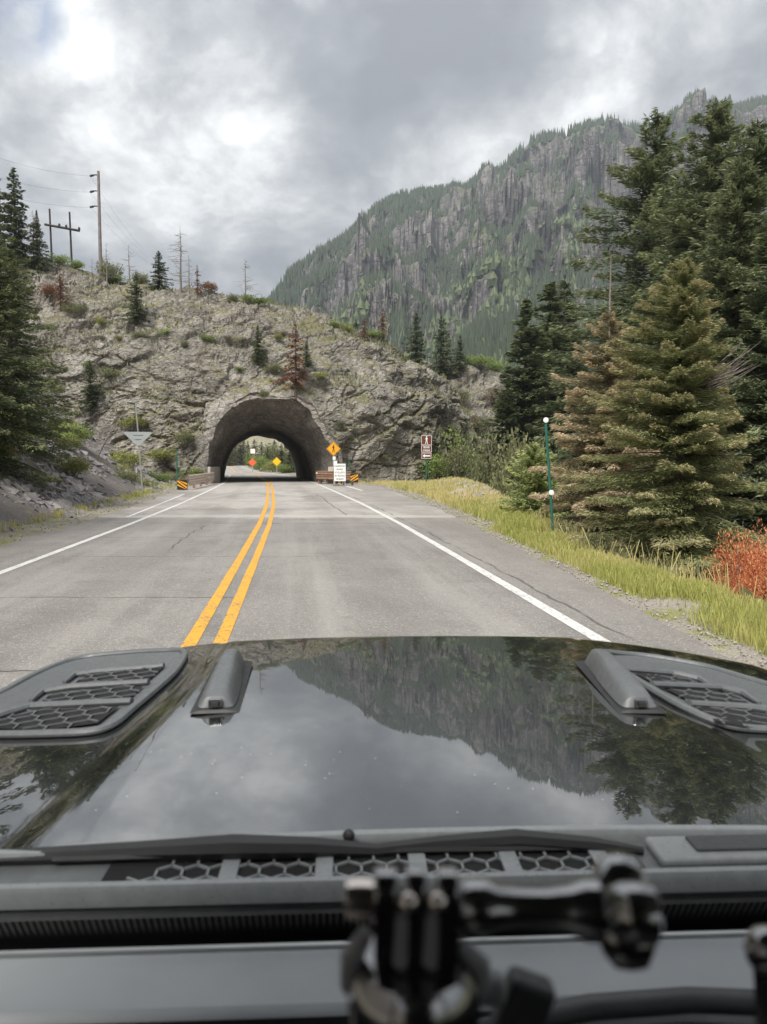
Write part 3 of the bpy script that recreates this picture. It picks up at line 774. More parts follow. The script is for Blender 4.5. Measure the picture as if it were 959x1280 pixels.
def mountain_z(az, r):
    """height and local roughness of the far mountain"""
    R1 = np.interp(az, *R1A); R0 = np.interp(az, np.array([-30, -9, -3, 60])*math.pi/180, [325, 325, 135, 135])
    x = r*np.sin(az); y = r*np.cos(az)
    t = (r-R0)/(R1-R0)
    wig = fbm(x*.004, y*.004, o=4, seed=201)
    gul = 1-np.abs(fbm(az*26, r*.0022, o=4, seed=205))*2.4         # spurs running down the slope
    spur = 1-np.abs(fbm(az*9+t*2.2, r*.0012, o=4, seed=206))*2.6
    t2 = t + .035*wig + (.035*(gul-.5)+.075*(spur-.45))*sstep(.12, .45, t)*(1-sstep(.86, .99, t))
    q_ = t*34+2.2*fbm(az*11, r*.003, o=3, seed=208); t2 = t2 + .011*(np.abs((q_ % 1)-.5)*2-.5)*sstep(.35, .5, t)*(1-sstep(.86, .97, t))
    # broken cliff bands, each band at its own height along the wall
    b = .04*fbm(az*9, az*0+3, o=3, seed=210)
    prof_t = np.array([0, .2, .42, .52, .545, .63, .67, .76, .80, .90, .93, 1.0, 1.05, 1.4])
    prof_h = np.array([0, .10, .235, .33, .40, .46, .57, .63, .78, .84, .93, 1.0, .985, .8])
    H = np.interp(t2 + b*(t2 < .95), prof_t, prof_h)
    rt = ridge_tan(az)
    z = -16 + (rt*R1+16+CAMZ)*H
    wz_ = .35*fbm(az*16, r*.006, o=3, seed=219)
    f, e, c = voro(az*26+wz_, r*.0045+wz_, z*0, 220)
    f2, e2, c2 = voro(az*70+wz_, r*.011, z*0, 221)
    cl = sstep(.42, .56, t)*(1-sstep(.70, .90, t))
    z = z + ((c-.5)*34)*cl + 2.5*fbm(az*120, r*.03, o=3, seed=230)*sstep(.3, .6, t)*(1-sstep(.94, 1, t)*.8)
    return z, t
azs = np.linspace(math.radians(-30), math.radians(62), 620)
# denser where the camera looks
azs = np.sort(np.concatenate([np.linspace(math.radians(-30), math.radians(62), 180), np.linspace(math.radians(-12), math.radians(28), 560)]))
rs = np.concatenate([np.arange(120, 420, 14), np.arange(420, 1700, 6.0)])
AZ, RR = np.meshgrid(azs, rs)
MZ, MT = mountain_z(AZ, RR)
# push out steep faces sideways a little so that they are no plain height field
_f, _e, _c = voro(AZ*42+.4*fbm(AZ*20, MZ*.01, o=3, seed=244), MZ*.016, MZ*0, 245)
_f2, _e2, _c2 = voro(AZ*110, MZ*.045, MZ*0, 246)
RRp = RR + (26*fbm(AZ*30, MZ*.012, o=4, seed=240) + 26*(_c-.5)*sstep(0, .1, _e) + 9*(_c2-.5))*sstep(.36, .5, MT)*(1-sstep(.9, 1, MT))
me = quick_mesh('mountain', np.stack([RRp*np.sin(AZ), RRp*np.cos(AZ), MZ], -1).reshape(-1, 3), grid_faces(len(rs), len(azs))[:, ::-1], False)
me.flip_normals() if False else None
tag(link('mountain', me, M['rock_far']), kind='structure', label='tall cliff-banded mountain rising beyond the gorge')

def far_forest():
    """thousands of far conifers: one mass"""
    rng = np.random.RandomState(5)
    N = 170000
    az = rng.uniform(math.radians(-13), math.radians(29), N); 
    t = rng.rand(N)**.8*1.04
    R1 = np.interp(az, *R1A); R0 = np.interp(az, np.array([-30, -9, -3, 60])*math.pi/180, [325, 325, 135, 135])
    r = R0 + t*(R1-R0)
    z, tt = mountain_z(az, r); z2, _ = mountain_z(az, r+8); z3, _ = mountain_z(az+8/r, r)
    steep = np.hypot((z2-z)/8, (z3-z)/8)
    pe = z/r-.72*az
    m = .75*fbm(pe*24, az*8, o=4, seed=260)+.45*fbm(az*34, z*.012, o=4, seed=261)
    lower = 1-sstep(.50, .60, t); top = sstep(.955, .985, t)*(t < 1.03)
    ledge = fbm(az*60, z*.02, o=4, seed=266)
    p = lower*(.10+.75*sstep(-.25, .15, m)) + (1-lower)*(.05+.9*sstep(.0, .12, m)+.5*sstep(.12, .22, ledge))*(1-.75*sstep(1.0, 1.8, steep)) + top*1.2*sstep(-.35, .0, fbm(az*40, az*0, o=2, seed=264))
    bare = fbm(az*14, r*.004, o=3, seed=262)
    p = p*np.where((bare > .25) & (t < .55), .12, 1)
    keep = (rng.rand(N) < p*.55) & (r > 250)
    az, r, z, t = az[keep], r[keep], z[keep], t[keep]
    n = len(az)
    H = rng.uniform(7, 16, n)*np.where(t > .9, 1.15, 1.0)
    Wd = H*rng.uniform(.11, .17, n)
    aspen = (fbm(az*30, r*.012, o=3, seed=270) > .02) & (t < .62) & (rng.rand(n) < .5)
    H = np.where(aspen, H*.7, H); Wd = np.where(aspen, Wd*1.5, Wd)
    x0, y0 = r*np.sin(az), r*np.cos(az)
    K = 5; lv = [(0.0, .9), (.40, .80), (.45, .50)]
    a = np.linspace(0, 2*math.pi, K, endpoint=False)
    V = np.zeros((n, K*len(lv)+1, 3))
    for j, (hh, ww) in enumerate(lv):
        ww_ = np.where(aspen, [.6, 1.05, 1.0][j], ww)
        rad = Wd[:, None]*ww_[:, None]*rng.uniform(.75, 1.15, (n, K))
        ph = rng.uniform(0, 1, (n, 1))
        V[:, j*K:(j+1)*K, 0] = x0[:, None] + rad*np.cos(a+ph); V[:, j*K:(j+1)*K, 1] = y0[:, None] + rad*np.sin(a+ph)
        V[:, j*K:(j+1)*K, 2] = z[:, None]-1.5 + H[:, None]*(hh + .04*rng.uniform(-1, 1, (n, K)))
    V[:, -1] = np.stack([x0+rng.normal(0, .2, n), y0, z+H-1], -1)
    fs = []
    for j in range(len(lv)-1):
        for k in range(K): 
            k2 = (k+1) % K
            fs += [(j*K+k, j*K+k2, (j+1)*K+k2), (j*K+k, (j+1)*K+k2, (j+1)*K+k)]
    for k in range(K): fs.append(((len(lv)-1)*K+k, (len(lv)-1)*K+(k+1) % K, K*len(lv)))
    fs = np.array(fs)
    Fa = (fs[None] + (np.arange(n)*(K*len(lv)+1))[:, None, None]).reshape(-1, 3)
    me = quick_mesh('far_forest', V.reshape(-1, 3), Fa, False)
    setattr_float(me, 'tint', np.repeat(np.where(aspen, rng.uniform(.6, 1.0, n), rng.uniform(0, .2, n)), len(fs)), 'FACE')
    setattr_float(me, 'rnd', np.repeat(rng.rand(n), len(fs)), 'FACE')
    tag(link('far_forest', me, M['farwood']), kind='stuff', label='far conifers and aspens covering the mountain side')
    print('far trees', n)
far_forest()

# ------------------------------------------------------------ trees
def conifer(rng, H, R, nb, nt, tl, tw, droop=.35, low=.06, top=1.0, shape=.85, up=.25, tip=0.0, gap=.0, tips_from=.6, fan=.38, lean=0.0, wood=True, jag=.3):
    """returns (trunk mesh, crown mesh) of one conifer standing at the origin"""
    f = low + (top-low)*np.sort(rng.rand(nb)**1.08)
    az = np.arange(nb)*2.39996 + rng.normal(0, .45, nb)
    lop = 1 + .22*np.sin(az*1.0+rng.uniform(0, 6)) + .14*np.sin(az*3+rng.uniform(0, 6)+f*7)
    body = np.where(f < low+.12, .65+.35*(f-low)/.12, 1.0)
    L = R*(1-f)**shape*body*lop*(1-jag+2*jag*rng.rand(nb)) + .03*R
    pitch = up*(f*1.6-.35) + rng.normal(0, .09, nb)
    dr = droop*(1-f*.7)*rng.uniform(.7, 1.3, nb)
    cnt = np.maximum(6, (nt*(L/R)**1.15)).astype(int)
    if gap: cnt = np.where(rng.rand(nb) < gap, cnt//4, cnt)
    bi = np.repeat(np.arange(nb), cnt); n = len(bi)
    s = 1-(1-.06)*rng.rand(n)**1.35
    s = np.clip(s, .08, 1.04)
    Lb, ab = L[bi], az[bi]
    ox, oy = np.cos(ab), np.sin(ab)
    side = rng.uniform(-1, 1, n); side = np.sign(side)*np.abs(side)**.8
    wid = fan*Lb*np.minimum(1.15-s, .75)*(s**.35)
    rad = Lb*s; lat = side*wid
    # cups droop at their sides
    zz = f[bi]*H + Lb*(np.tan(pitch[bi])*s - dr[bi]*s**1.8 + .10*s**4) - np.abs(side)*wid*.28 + rng.normal(0, .018*H/8, n) - rng.rand(n)*tl*.6
    px = ox*rad - oy*lat; py = oy*rad + ox*lat
    P = np.stack([px + lean*f[bi]*H, py, zz], -1)
    # spray directions: outwards + sideways, slightly down
    a2 = ab + side*.9 + rng.normal(0, .35, n)
    dz = pitch[bi]*.5 - dr[bi]*s*.9 + rng.normal(0, .22, n) + .12
    D = np.stack([np.cos(a2), np.sin(a2), dz], -1); D /= np.linalg.norm(D, axis=1)[:, None]
    nrm = np.stack([rng.normal(0, .5, n), rng.normal(0, .5, n), np.ones(n)], -1)
    Sd = np.cross(D, nrm); Sd /= np.linalg.norm(Sd, axis=1)[:, None]
    l = tl*rng.uniform(.6, 1.35, n)*(1.15-.45*s); w = tw*rng.uniform(.7, 1.3, n)
    V = np.stack([P-D*l[:, None]*.45, P+Sd*w[:, None]*.5 - D*l[:, None]*.05, P+D*l[:, None]*.55 - np.array([0, 0, 1])*l[:, None]*.08, P-Sd*w[:, None]*.5 - D*l[:, None]*.05], 1).reshape(-1, 3)
    Fq = np.arange(n*4).reshape(n, 4)
    me = quick_mesh('crown', V, Fq, False)
    tint = tip*sstep(tips_from, 1.0, s + .25*fbm(az[bi]*1.3, f[bi]*8, o=3, seed=4) + rng.normal(0, .08, n))
    setattr_float(me, 'tint', np.clip(tint, 0, 1), 'FACE')
    clump = .5+.5*fbm(az[bi]*1.1, f[bi]*14, o=2, seed=9)
    setattr_float(me, 'rnd', np.clip(.6*clump+.4*rng.rand(n), 0, 1), 'FACE')
    mb = MB()
    tr = R*.035+H*.011
    mb.tube([(lean*H*q, 0, H*q) for q in (-.06, 0, .1, .3, .6, .85, 1.0)], [tr*1.3, tr*1.15, tr, tr*.8, tr*.45, tr*.2, tr*.05], 7)
    if wood:
        for i in range(0, nb, 2 if nb > 150 else 1):
            o_ = Vector((math.cos(az[i]), math.sin(az[i]), 0)); pts = []
            for q in (0, .35, .7, .97):
                pts.append(o_*L[i]*q + Vector((lean*f[i]*H, 0, f[i]*H + L[i]*(math.tan(pitch[i])*q - dr[i]*q**1.8 + .1*q**4))))
            r0 = tr*.16*(1-f[i]*.6)
            mb.tube(pts, [r0, r0*.7, r0*.45, r0*.15], 3, False)
    tm = bpy.data.meshes.new('trunk'); tm.from_pydata(mb.v, [], mb.f); tm.update()
    return tm, me
def place_tree(name, label, loc, meshes, mats, rz=0.0, sc=1.0, group=None, cat='tree', names=('trunk', 'crown')):
    t = thing(name, label, cat, loc, rz, group)
    t.scale = sc if isinstance(sc, (tuple, list)) else (sc, sc, sc)
    for nm, me, mt in zip(names, meshes, mats):
        o = link(nm, me, None, t)
        if not me.materials: me.materials.append(mt)
        elif me.materials[0] != mt:
            me2 = me.copy(); me2.materials.clear(); me2.materials.append(mt); o.data = me2
    return t
def dead_tree(rng, H, nb, spread=.22, twig=2):
    mb = MB(); tr = H*.014
    mb.tube([(0, 0, -.3), (0, 0, H*.3), (H*.012, 0, H*.7), (0, 0, H)], [tr*1.2, tr, tr*.55, tr*.12], 6)
    br = MB()
    for i in range(nb):
        f = .15+.82*rng.rand(); a = rng.uniform(0, 6.28); L = H*spread*(1.05-f)*rng.uniform(.5, 1.3)
        o = Vector((math.cos(a), math.sin(a), 0)); p0 = Vector((0, 0, f*H)); up_ = rng.uniform(-.35, .25)
        p1 = p0+o*L*.5+Vector((0, 0, L*up_*.5)); p2 = p0+o*L+Vector((0, 0, L*(up_+rng.uniform(-.2, .3))))
        br.tube([p0, p1, p2], [tr*.3, tr*.2, tr*.06], 3, False)
        for k in range(twig):
            q = rng.uniform(.3, .9); b = p0+(p2-p0)*q; a2 = a+rng.choice([-1, 1])*rng.uniform(.5, 1.1)
            e = b+Vector((math.cos(a2), math.sin(a2), rng.uniform(-.4, .3)))*L*.35
            br.tube([b, e], [tr*.12, tr*.04], 3, False)
    out = []
    for nm, m_ in (('trunk', mb), ('branches', br)):
        me = bpy.data.meshes.new(nm); me.from_pydata(m_.v, [], m_.f); me.update(); out.append(me)
    return out
def shrub(rng, R, H, n, leaf, lobes=7, tint=.4):
    """leafy shrub: leaves on the shells of several lobes round short stems"""
    c = np.stack([rng.uniform(-.55, .55, lobes)*R, rng.uniform(-.55, .55, lobes)*R, rng.uniform(.35, .8, lobes)*H], -1)
    lr = rng.uniform(.32, .55, lobes)
    k = rng.randint(0, lobes, n)
    d = rng.normal(0, 1, (n, 3)); d /= np.linalg.norm(d, axis=1)[:, None]
    rad = lr[k]*(rng.rand(n)**.4)*(1+.25*fbm(d[:, 0]*3+k, d[:, 1]*3, d[:, 2]*3, 2, 5))
    P = c[k] + d*rad[:, None]*np.array([R, R, H*.85])
    P[:, 2] = np.maximum(P[:, 2], .03*H*rng.rand(n))
    D = d*.6+rng.normal(0, .6, (n, 3))+np.array([0, 0, .15]); D /= np.linalg.norm(D, axis=1)[:, None]
    Sd = np.cross(D, rng.normal(0, 1, (n, 3))); Sd /= np.linalg.norm(Sd, axis=1)[:, None]
    l = leaf*rng.uniform(.6, 1.4, n)[:, None]; w = l*.45
    V = np.stack([P-D*l*.5, P+Sd*w*.5, P+D*l*.5, P-Sd*w*.5], 1).reshape(-1, 3)
    me = quick_mesh('foliage', V, np.arange(4*n).reshape(n, 4), False)
    setattr_float(me, 'tint', np.clip(tint*rng.rand(n)**2*2*(P[:, 2]/H), 0, 1), 'FACE')
    setattr_float(me, 'rnd', np.clip(.5*rng.rand(n)+.5*rng.rand(lobes)[k], 0, 1), 'FACE')
    mb = MB()
    for i in range(lobes):
        mb.tube([(c[i, 0]*.15, c[i, 1]*.15, -.08*H), tuple(c[i]*np.array([.6, .6, .5])), tuple(c[i]+np.array([0, 0, .2*H]))], [.03*R, .02*R, .006*R], 4, False)
    tm = bpy.data.meshes.new('stems'); tm.from_pydata(mb.v, [], mb.f); tm.update()
    return tm, me

r_ = np.random.RandomState
def gz(X, Y): return float(ground_h(X, Y))
# --- the big spruces just beyond the right verge
p = at(848, 700, 14.2); zb = gz(p.x, p.y)
topz = at(800, 322, 14.2).z
tA = conifer(r_(1), topz-zb, 1.95, 400, 760, .13, .022, droop=.30, low=.02, shape=.66, up=.22, tip=.62, tips_from=.70, fan=.40)
place_tree('spruce_tree', 'big olive spruce with browning tips just past the roadside grass', (p.x, p.y, zb), tA, (M['bark'], M['spruce_near']), .4)
p = at(757, 690, 18.4); zb = gz(p.x, p.y); topz = at(752, 388, 18.4).z
tB = conifer(r_(2), (topz-zb), 1.75, 270, 520, .16, .026, droop=.30, low=.03, shape=.62, up=.2, tip=1.0, tips_from=.5, fan=.42)
place_tree('spruce_tree', 'tan-brown spruce with a bare pale leader, left of the big olive one', (p.x, p.y, zb), tB, (M['bark'], M['spruce_tan']), 1.7)
# the bare leader is a part of that tree
lead = MB(); hz = topz-zb
lead.tube([(0, 0, hz*.8), (.02, 0, hz*1.02), (0, 0, hz+at(752, 318, 18.4).z-topz)], [.035, .028, .008], 5)
for i in range(9):
    q = hz*.98+i*.13; a = i*2.4
    lead.tube([(0, 0, q), (math.cos(a)*(.34-.03*i), math.sin(a)*(.34-.03*i), q+.10)], [.008, .002], 3, False)
lt = bpy.data.objects.new('leader', None); 
ob = lead.build('bare_leader', M['deadwood'])
ob.parent = [o for o in bpy.data.objects if o.name.startswith('spruce_tree')][-1]
bpy.data.objects.remove(lt)
# dead pale twigs sticking out of the olive spruce's right side
p = at(838, 700, 14.2); dz_ = at(868, 470, 14.2).z - gz(p.x, p.y)
tw = MB(); rr = random.Random(3)
for i in range(26):
    a = rr.uniform(-.5, .5)-.2; b = Vector((.25+rr.uniform(0, .2), -.3+rr.uniform(-.2, .1), dz_+rr.uniform(-.25, .12)))
    e = b+Vector((math.cos(a)*rr.uniform(.4, .9), math.sin(a)*.4, rr.uniform(.25, .6)))
    tw.tube([b, (b+e)/2+Vector((0, 0, -.03)), e], [.008, .006, .002], 3, False)
ob = tw.build('dead_twigs', M['deadwood'])
ob.parent = [o for o in bpy.data.objects if o.name.startswith('spruce_tree')][0]; ob.rotation_euler = (0, 0, -.4)
# --- tall dark firs behind
tC = [conifer(r_(10+k), 24, 5.4, 400, 380, .48, .10, droop=.38, low=.05, shape=.62, up=.25, tip=.7, tips_from=.75, gap=.12, jag=.42) for k in range(3)]
for k, (px, top_, Y, sc, lb) in enumerate([
        (822, 136, 39, .82, 'slender tall fir with a ragged top, left of the tallest pair'),
        (896, 122, 31, .98, 'tallest dark fir, its broad crown standing over the olive spruce'),
        (950, 152, 27, .92, 'tall dark fir cut by the right edge of the view'),
        (990, 205, 21, .8, 'tall fir just outside the verge, only its left boughs in view'),
        (862, 215, 34, .9, 'fir with dense mid-height crown between the ragged and the tallest one'), (925, 200, 23, .8, 'fir with heavy dark boughs right behind the olive spruce'),
        (905, 250, 24, .62, 'shorter dense fir filling in below the tallest one')]):
    H = 24; tp = at(px, top_, Y); zb = gz(tp.x, Y); s_ = (tp.z-zb)/H
    place_tree('fir_tree', lb, (tp.x, Y, zb), tC[k % 3], (M['bark'], M['fir']), k*1.3, (s_*sc**.3, s_*sc**.3, s_), 'dark firs standing behind the roadside spruces')
# --- mid distance dark conifers in the gorge and on the crag
tD = [conifer(r_(30+k), 14, 2.5, 210, 190, .46, .13, droop=.34, low=.05, shape=.75, up=.25, tip=.4, gap=.1, jag=.4) for k in range(4)]
mids = [(658, 372, 62, -.1, 'dark spruce rising from the gorge right of the crag'), (688, 350, 66, 0, 'taller dark spruce with a leaning top beside the green pole line'), (706, 350, 70, 0, 'thin dark spruce half hidden behind the tan one'),
        (634, 470, 60, 0, 'small dark spruce at the foot of the gorge trees'), (720, 420, 52, 0, 'dark spruce low behind the tan spruce')]
for k, (px, top_, Y, l_, lb) in enumerate(mids):
    tp = at(px, top_, Y); zb = gz(tp.x, Y); s_ = (tp.z-zb)/14
    place_tree('spruce_tree', lb, (tp.x, Y, zb), tD[k % 4], (M['bark'], M['spruce']), k*2.1, (s_*1.25, s_*1.25, s_), 'dark spruces standing in the gorge')
# conifers on the crag and hill: (px of the trunk, top, base, distance, width factor, material, label)
def crag_y(px, py):
    P = CP.reshape(-1, 3); Pz = P[:, 2]-CAMZ
    dz = P[:, 1]*math.cos(PITCH)-Pz*math.sin(PITCH); upv = P[:, 1]*math.sin(PITCH)+Pz*math.cos(PITCH)
    d = (CX+F*P[:, 0]/dz-px)**2 + (CY-F*upv/dz-py)**2 + np.where(P[:, 1] > 110, 1e4, 0)
    i = np.argsort(d)[:10]; return Vector(P[i[np.argmin(P[i, 1])]])
tE = [conifer(r_(50+k), 8, 2.1, 130, 90, .34, .13, droop=.32, low=.05, shape=.85, up=.25, tip=.4, gap=.08, jag=.4) for k in range(3)]
tR = [conifer(r_(60+k), 5, 1.6, 90, 70, .26, .09, droop=.45, low=.2, shape=.8, up=.2, tip=.3, gap=.3, jag=.5) for k in range(2)]
def on_rock(fn, px, top_, base_, meshes, mats, H, wf, name, lb, group=None, names=('trunk', 'crown')):
    b = fn(px, base_); s_ = (at(px, top_, b.y).z-b.z+.2)/H
    return place_tree(name, lb, (b.x, b.y-.1, b.z-.25), meshes, mats, px*.37, (s_*wf, s_*wf, s_), group, names=names)
sp = (M['bark'], M['spruce'])
for k, (px, t0, b0, wf, lb) in enumerate([(519, 390, 478, 1.0, 'dark spruce on the crag, left one of its pair'), (552, 391, 470, .9, 'dark spruce on the crag, right one of its pair'),
                                          (576, 418, 462, 1.0, 'small round-topped spruce on the crag beside the taller pair'), (530, 470, 560, 1.1, 'shaggy spruce growing low on the crag under the pair'), (505, 460, 530, .8, 'small spruce in the gully between hill and crag')]):
    on_rock(crag_y, px, t0, b0, tE[k % 3], sp, 8, wf, 'spruce_tree', lb, 'spruces growing on the crag')
for k, (px, t0, b0, wf, m_, lb) in enumerate([
        (22, 208, 330, 1.0, 'spruce', 'tall dark spruce on the hill top at the far left'), (-4, 205, 330, .9, 'spruce', 'dark spruce cut by the left edge on the hill top'),
        (48, 264, 335, .8, 'spruce', 'small spruce between the two wooden pole frames'), (200, 313, 362, 1.3, 'spruce', 'squat dark spruce alone on the hill skyline'),
        (173, 338, 402, 1.0, 'spruce', 'dark spruce clinging to the rock below the skyline pole'), (114, 449, 508, 1.15, 'spruce', 'small blue-green spruce at the foot of the left cliff'),
        (325, 405, 452, .9, 'spruce', 'small green spruce high on the rock above the tunnel'), (445, 396, 420, 1.0, 'spruce', 'small spruce on the skyline right of the tunnel'),
        (385, 425, 455, .9, 'spruce', 'tiny spruce on the rock beside the rust-coloured dead one'),
        (372, 402, 492, .8, 'rust', 'rust-coloured dead spruce hanging on the rock above the tunnel'), (77, 334, 384, .8, 'rust', 'rust-brown dead spruce on the left rock face'),
        (456, 394, 424, .9, 'rust', 'rust-brown little spruce on the skyline right of the tunnel'), (481, 385, 424, .8, 'rust', 'reddish dead spruce at the right end of the skyline'),
        (247, 330, 368, .5, 'rust', 'thin reddish dead tree beside the bare ones on the skyline'), (50, 262, 312, .6, 'rust', 'reddish dead spruce near the pole frames')]):
    ms = tR[k % 2] if m_ == 'rust' else tE[k % 3]
    on_rock(hill_pt, px, t0, b0, ms, (M['bark'], M[m_]), 5 if m_ == 'rust' else 8, wf, 'spruce_tree', lb, 'small spruces growing on the rock hill')
for k, (px, t0, b0, lb) in enumerate([(226, 283, 362, 'tallest bare dead tree on the hill skyline'), (236, 318, 364, 'short bare trunk beside the tallest dead tree'),
                                      (307, 323, 376, 'lone bare dead tree right on the skyline'), (162, 305, 350, 'thin bare snag near the tall pole'),
                                      (136, 303, 350, 'broken dark snag just right of the tall pole'), (115, 322, 345, 'small dead snag left of the tall pole'), (42, 262, 330, 'dark leaning snag by the pole frames')]):
    b = hill_pt(px, b0); H = at(px, t0, b.y).z-b.z+.2
    ms = dead_tree(r_(80+k), 7, 46 if k in (0, 2) else 26, .42, 3)
    place_tree('dead_tree', lb, (b.x, b.y, b.z-.2), ms, (M['deadwood'], M['deadwood']), k, (H/7,)*3, 'bare dead trees on the hill skyline', names=('trunk', 'branches'))
# pale leaning dead shrub on the scree
b = scree_pt(-17.5, 47)
ms = dead_tree(r_(99), 3.2, 22, .5)
place_tree('dead_tree', 'pale bare bush leaning out of the scree slope', tuple(b), ms, (M['deadwood'], M['deadwood']), 2., names=('trunk', 'branches')).rotation_euler = (.1, .5, 0)
# --- left foreground trees
tF = [conifer(r_(110+k), 11, 3.1, 240, 260, .26, .075, droop=.30, low=.02, shape=.6, up=.22, tip=.8, tips_from=.6, gap=.05) for k in range(2)]
for k, (X, Y, ht, wf, mt, lb) in enumerate([(-13.1, 25.5, 8.6, .78, 'spruce', 'dark green spruce filling the left edge above the scree'),
                                            (-14.9, 31, 8.0, .85, 'spruce', 'spruce behind the left-edge one, higher on the slope'),
                                            (-13.2, 22.5, 5.0, .8, 'fir', 'lower lighter spruce at the left edge'),
                                            (-17.5, 37, 8.2, .55, 'spruce', 'farthest of the left slope spruces'),
                                            (-12.0, 16, 10, 1, 'spruce', 'tall spruce beside the car, mirrored in the hood'), (-14.5, 9.5, 12, 1, 'spruce', 'tall spruce beside the car, behind the first mirrored one'), (-11.5, 4, 9, 1, 'spruce', 'spruce at the roadside left of the car')]):
    b = scree_pt(X, Y); s_ = ht/11
    place_tree('spruce_tree', lb, (X, Y, b.z-.3), tF[k % 2], (M['bark'], M[mt]), k*1.1, (s_*wf*1.15, s_*wf*1.15, s_), 'spruces on the left slope')
# --- shrubs
shG = [shrub(r_(130+k), 1.0, 1.0, 2600, .09, 8, .8) for k in range(4)]
def put_shrub(loc, R, H, mt, lb, k=0, grp='shrubs scattered over rock and verges', ms=None):
    return place_tree('shrub', lb, loc, ms or shG[k % 4], (M['deadwood'], M[mt]), k*1.9, (R, R, H), grp, 'shrub', ('stems', 'foliage'))
shr_hill = [(75, 318, 1.3, 1.0, 'broad', 'green shrub on the hill top by the pole frames'), (98, 327, 1.2, .9, 'broad', 'green shrub between pole frame and tall pole'),
            (148, 336, 1.8, 2.2, 'sage', 'leafy grey-green shrub right of the tall pole'), (178, 346, 1.2, 1.4, 'sage', 'rounded shrub on the skyline left of the squat spruce'),
            (150, 352, 1.6, .6, 'broad', 'low bright shrub mat below the tall pole'), (262, 360, 1.0, .9, 'rust', 'reddish shrub on the skyline right of the bare trees'),
            (320, 378, 1.6, .7, 'broad', 'low green shrub on the skyline by the lone bare tree'), (296, 374, .8, .7, 'sage', 'small shrub left of the lone bare tree'),
            (418, 408, 1.6, .6, 'broad', 'low green shrub on the falling skyline'), (435, 412, 1.0, .6, 'yellowleaf', 'yellow-green shrub on the falling skyline'),
            (230, 550, 1.2, 1.2, 'sage', 'grey-green shrub at the left of the tunnel mouth'), (205, 575, 1.5, 1.0, 'yellowleaf', 'yellow-green shrub left of the tunnel above the rail'),
            (240, 592, 1.3, .8, 'broad', 'green shrub behind the left guard rail'), (345, 462, 1.1, .8, 'sage', 'shrub in a crack above the tunnel arch'),
            (95, 390, 1.2, 1.2, 'sage', 'grey-green shrub on the left rock face'), (60, 365, 1.0, 1.0, 'rust', 'brown shrub on the left rock face'),
            (300, 430, .8, .6, 'sage', 'little shrub on a ledge high above the arch'), (400, 470, 1.0, .6, 'yellowleaf', 'mossy green cushion on the rock right of the arch'),
            (470, 418, 1.3, .8, 'broad', 'green shrub near the right end of the skyline'), (170, 420, 1.0, .7, 'sage', 'small shrub on a ledge of the left face'),
            (140, 470, 1.4, 1.0, 'sage', 'grey-green shrub at the foot of the left face'), (165, 535, 1.6, 1.0, 'yellowleaf', 'yellow-green shrub behind the turned triangle sign')]
for k, (px, py, R, H, mt, lb) in enumerate(shr_hill):
    b = hill_pt(px, py); put_shrub((b.x, b.y-.2, b.z-.25), R, H, mt, lb, k)
for k, (px, py, R, H, mt, lb) in enumerate([(560, 560, 3.2, 4.6, 'broad', 'dark leafy bush at the gully mouth behind the brown sign'), (540, 590, 2.4, 2.6, 'broad', 'leafy bush left of the brown sign post'),
                                            (600, 458, 2.6, 1.6, 'broad', 'green shrub on top of the crag'), (620, 462, 2.2, 1.8, 'broad', 'second green shrub on the crag top'), (640, 520, 2.5, 2.5, 'sage', 'grey-green shrub on the right flank of the crag'),
                                            (600, 540, 2.6, 2.2, 'sage', 'scrubby bush in the middle of the crag face'), (570, 500, 2.0, 1.8, 'sage', 'scrubby bush high on the crag face')]):
    b = crag_y(px, py)
    if k < 2: b = at(px, 600, 72 - 4*k); b.z = gz(b.x, b.y)
    put_shrub((b.x, b.y-.4, b.z-.3), R, H, mt, lb, k, 'bushes in the gully and on the crag')
ORD = ['first', 'second', 'third', 'fourth', 'fifth', 'sixth', 'seventh', 'eighth', 'ninth', 'tenth', 'eleventh', 'twelfth']
def ordered(n, keyfn, kinds, text):
    out = {}; kd = [kinds[k % len(kinds)] for k in range(n)]
    for c in set(kd):
        ks = sorted([k for k in range(n) if kd[k] == c], key=keyfn)
        for i, k in enumerate(ks): out[k] = f'{ORD[i]} from the left of the {c} {text}'
    return out
HL = ordered(20, lambda k: r_(700+k).uniform(60, 490), ['grey-green cushions', 'bright green tufts', 'yellow-green mats', 'dull grey shrubs', 'brown dry tufts'], 'in the hill rock\'s cracks')
CL = ordered(20, lambda k: r_(800+k).uniform(500, 640), ['grey-green bushes', 'brown twiggy bushes', 'fresh green bushes', 'dry brown thickets'], 'on the crag face')
def _sx(k):
    q = r_(900+k); Y = q.uniform(43, 58); return (float(foot_l(Y))-q.uniform(.3, 9))/Y
SL = ordered(16, _sx, ['yellow-green bushes', 'leaf-green bushes', 'grey-green bushes', 'yellowish mats'], 'between scree and cliff')
for k in range(20):
    rr_ = r_(700+k); px = rr_.uniform(60, 490); py = np.interp(px, [60, 250, 400, 490], [350, 385, 430, 450])+rr_.uniform(0, 1)**1.2*np.interp(px, [60, 240, 260, 400, 420, 490], [160, 170, 100, 80, 140, 130])
    b = hill_pt(px, py); mt = ['sage', 'broad', 'yellowleaf', 'sage', 'brush'][k % 5]; R = rr_.uniform(.35, .8)
    put_shrub((b.x, b.y-.15, b.z-.3), R, R*rr_.uniform(.6, 1.1), mt, HL[k], k, 'small plants in the cracks of the hill')
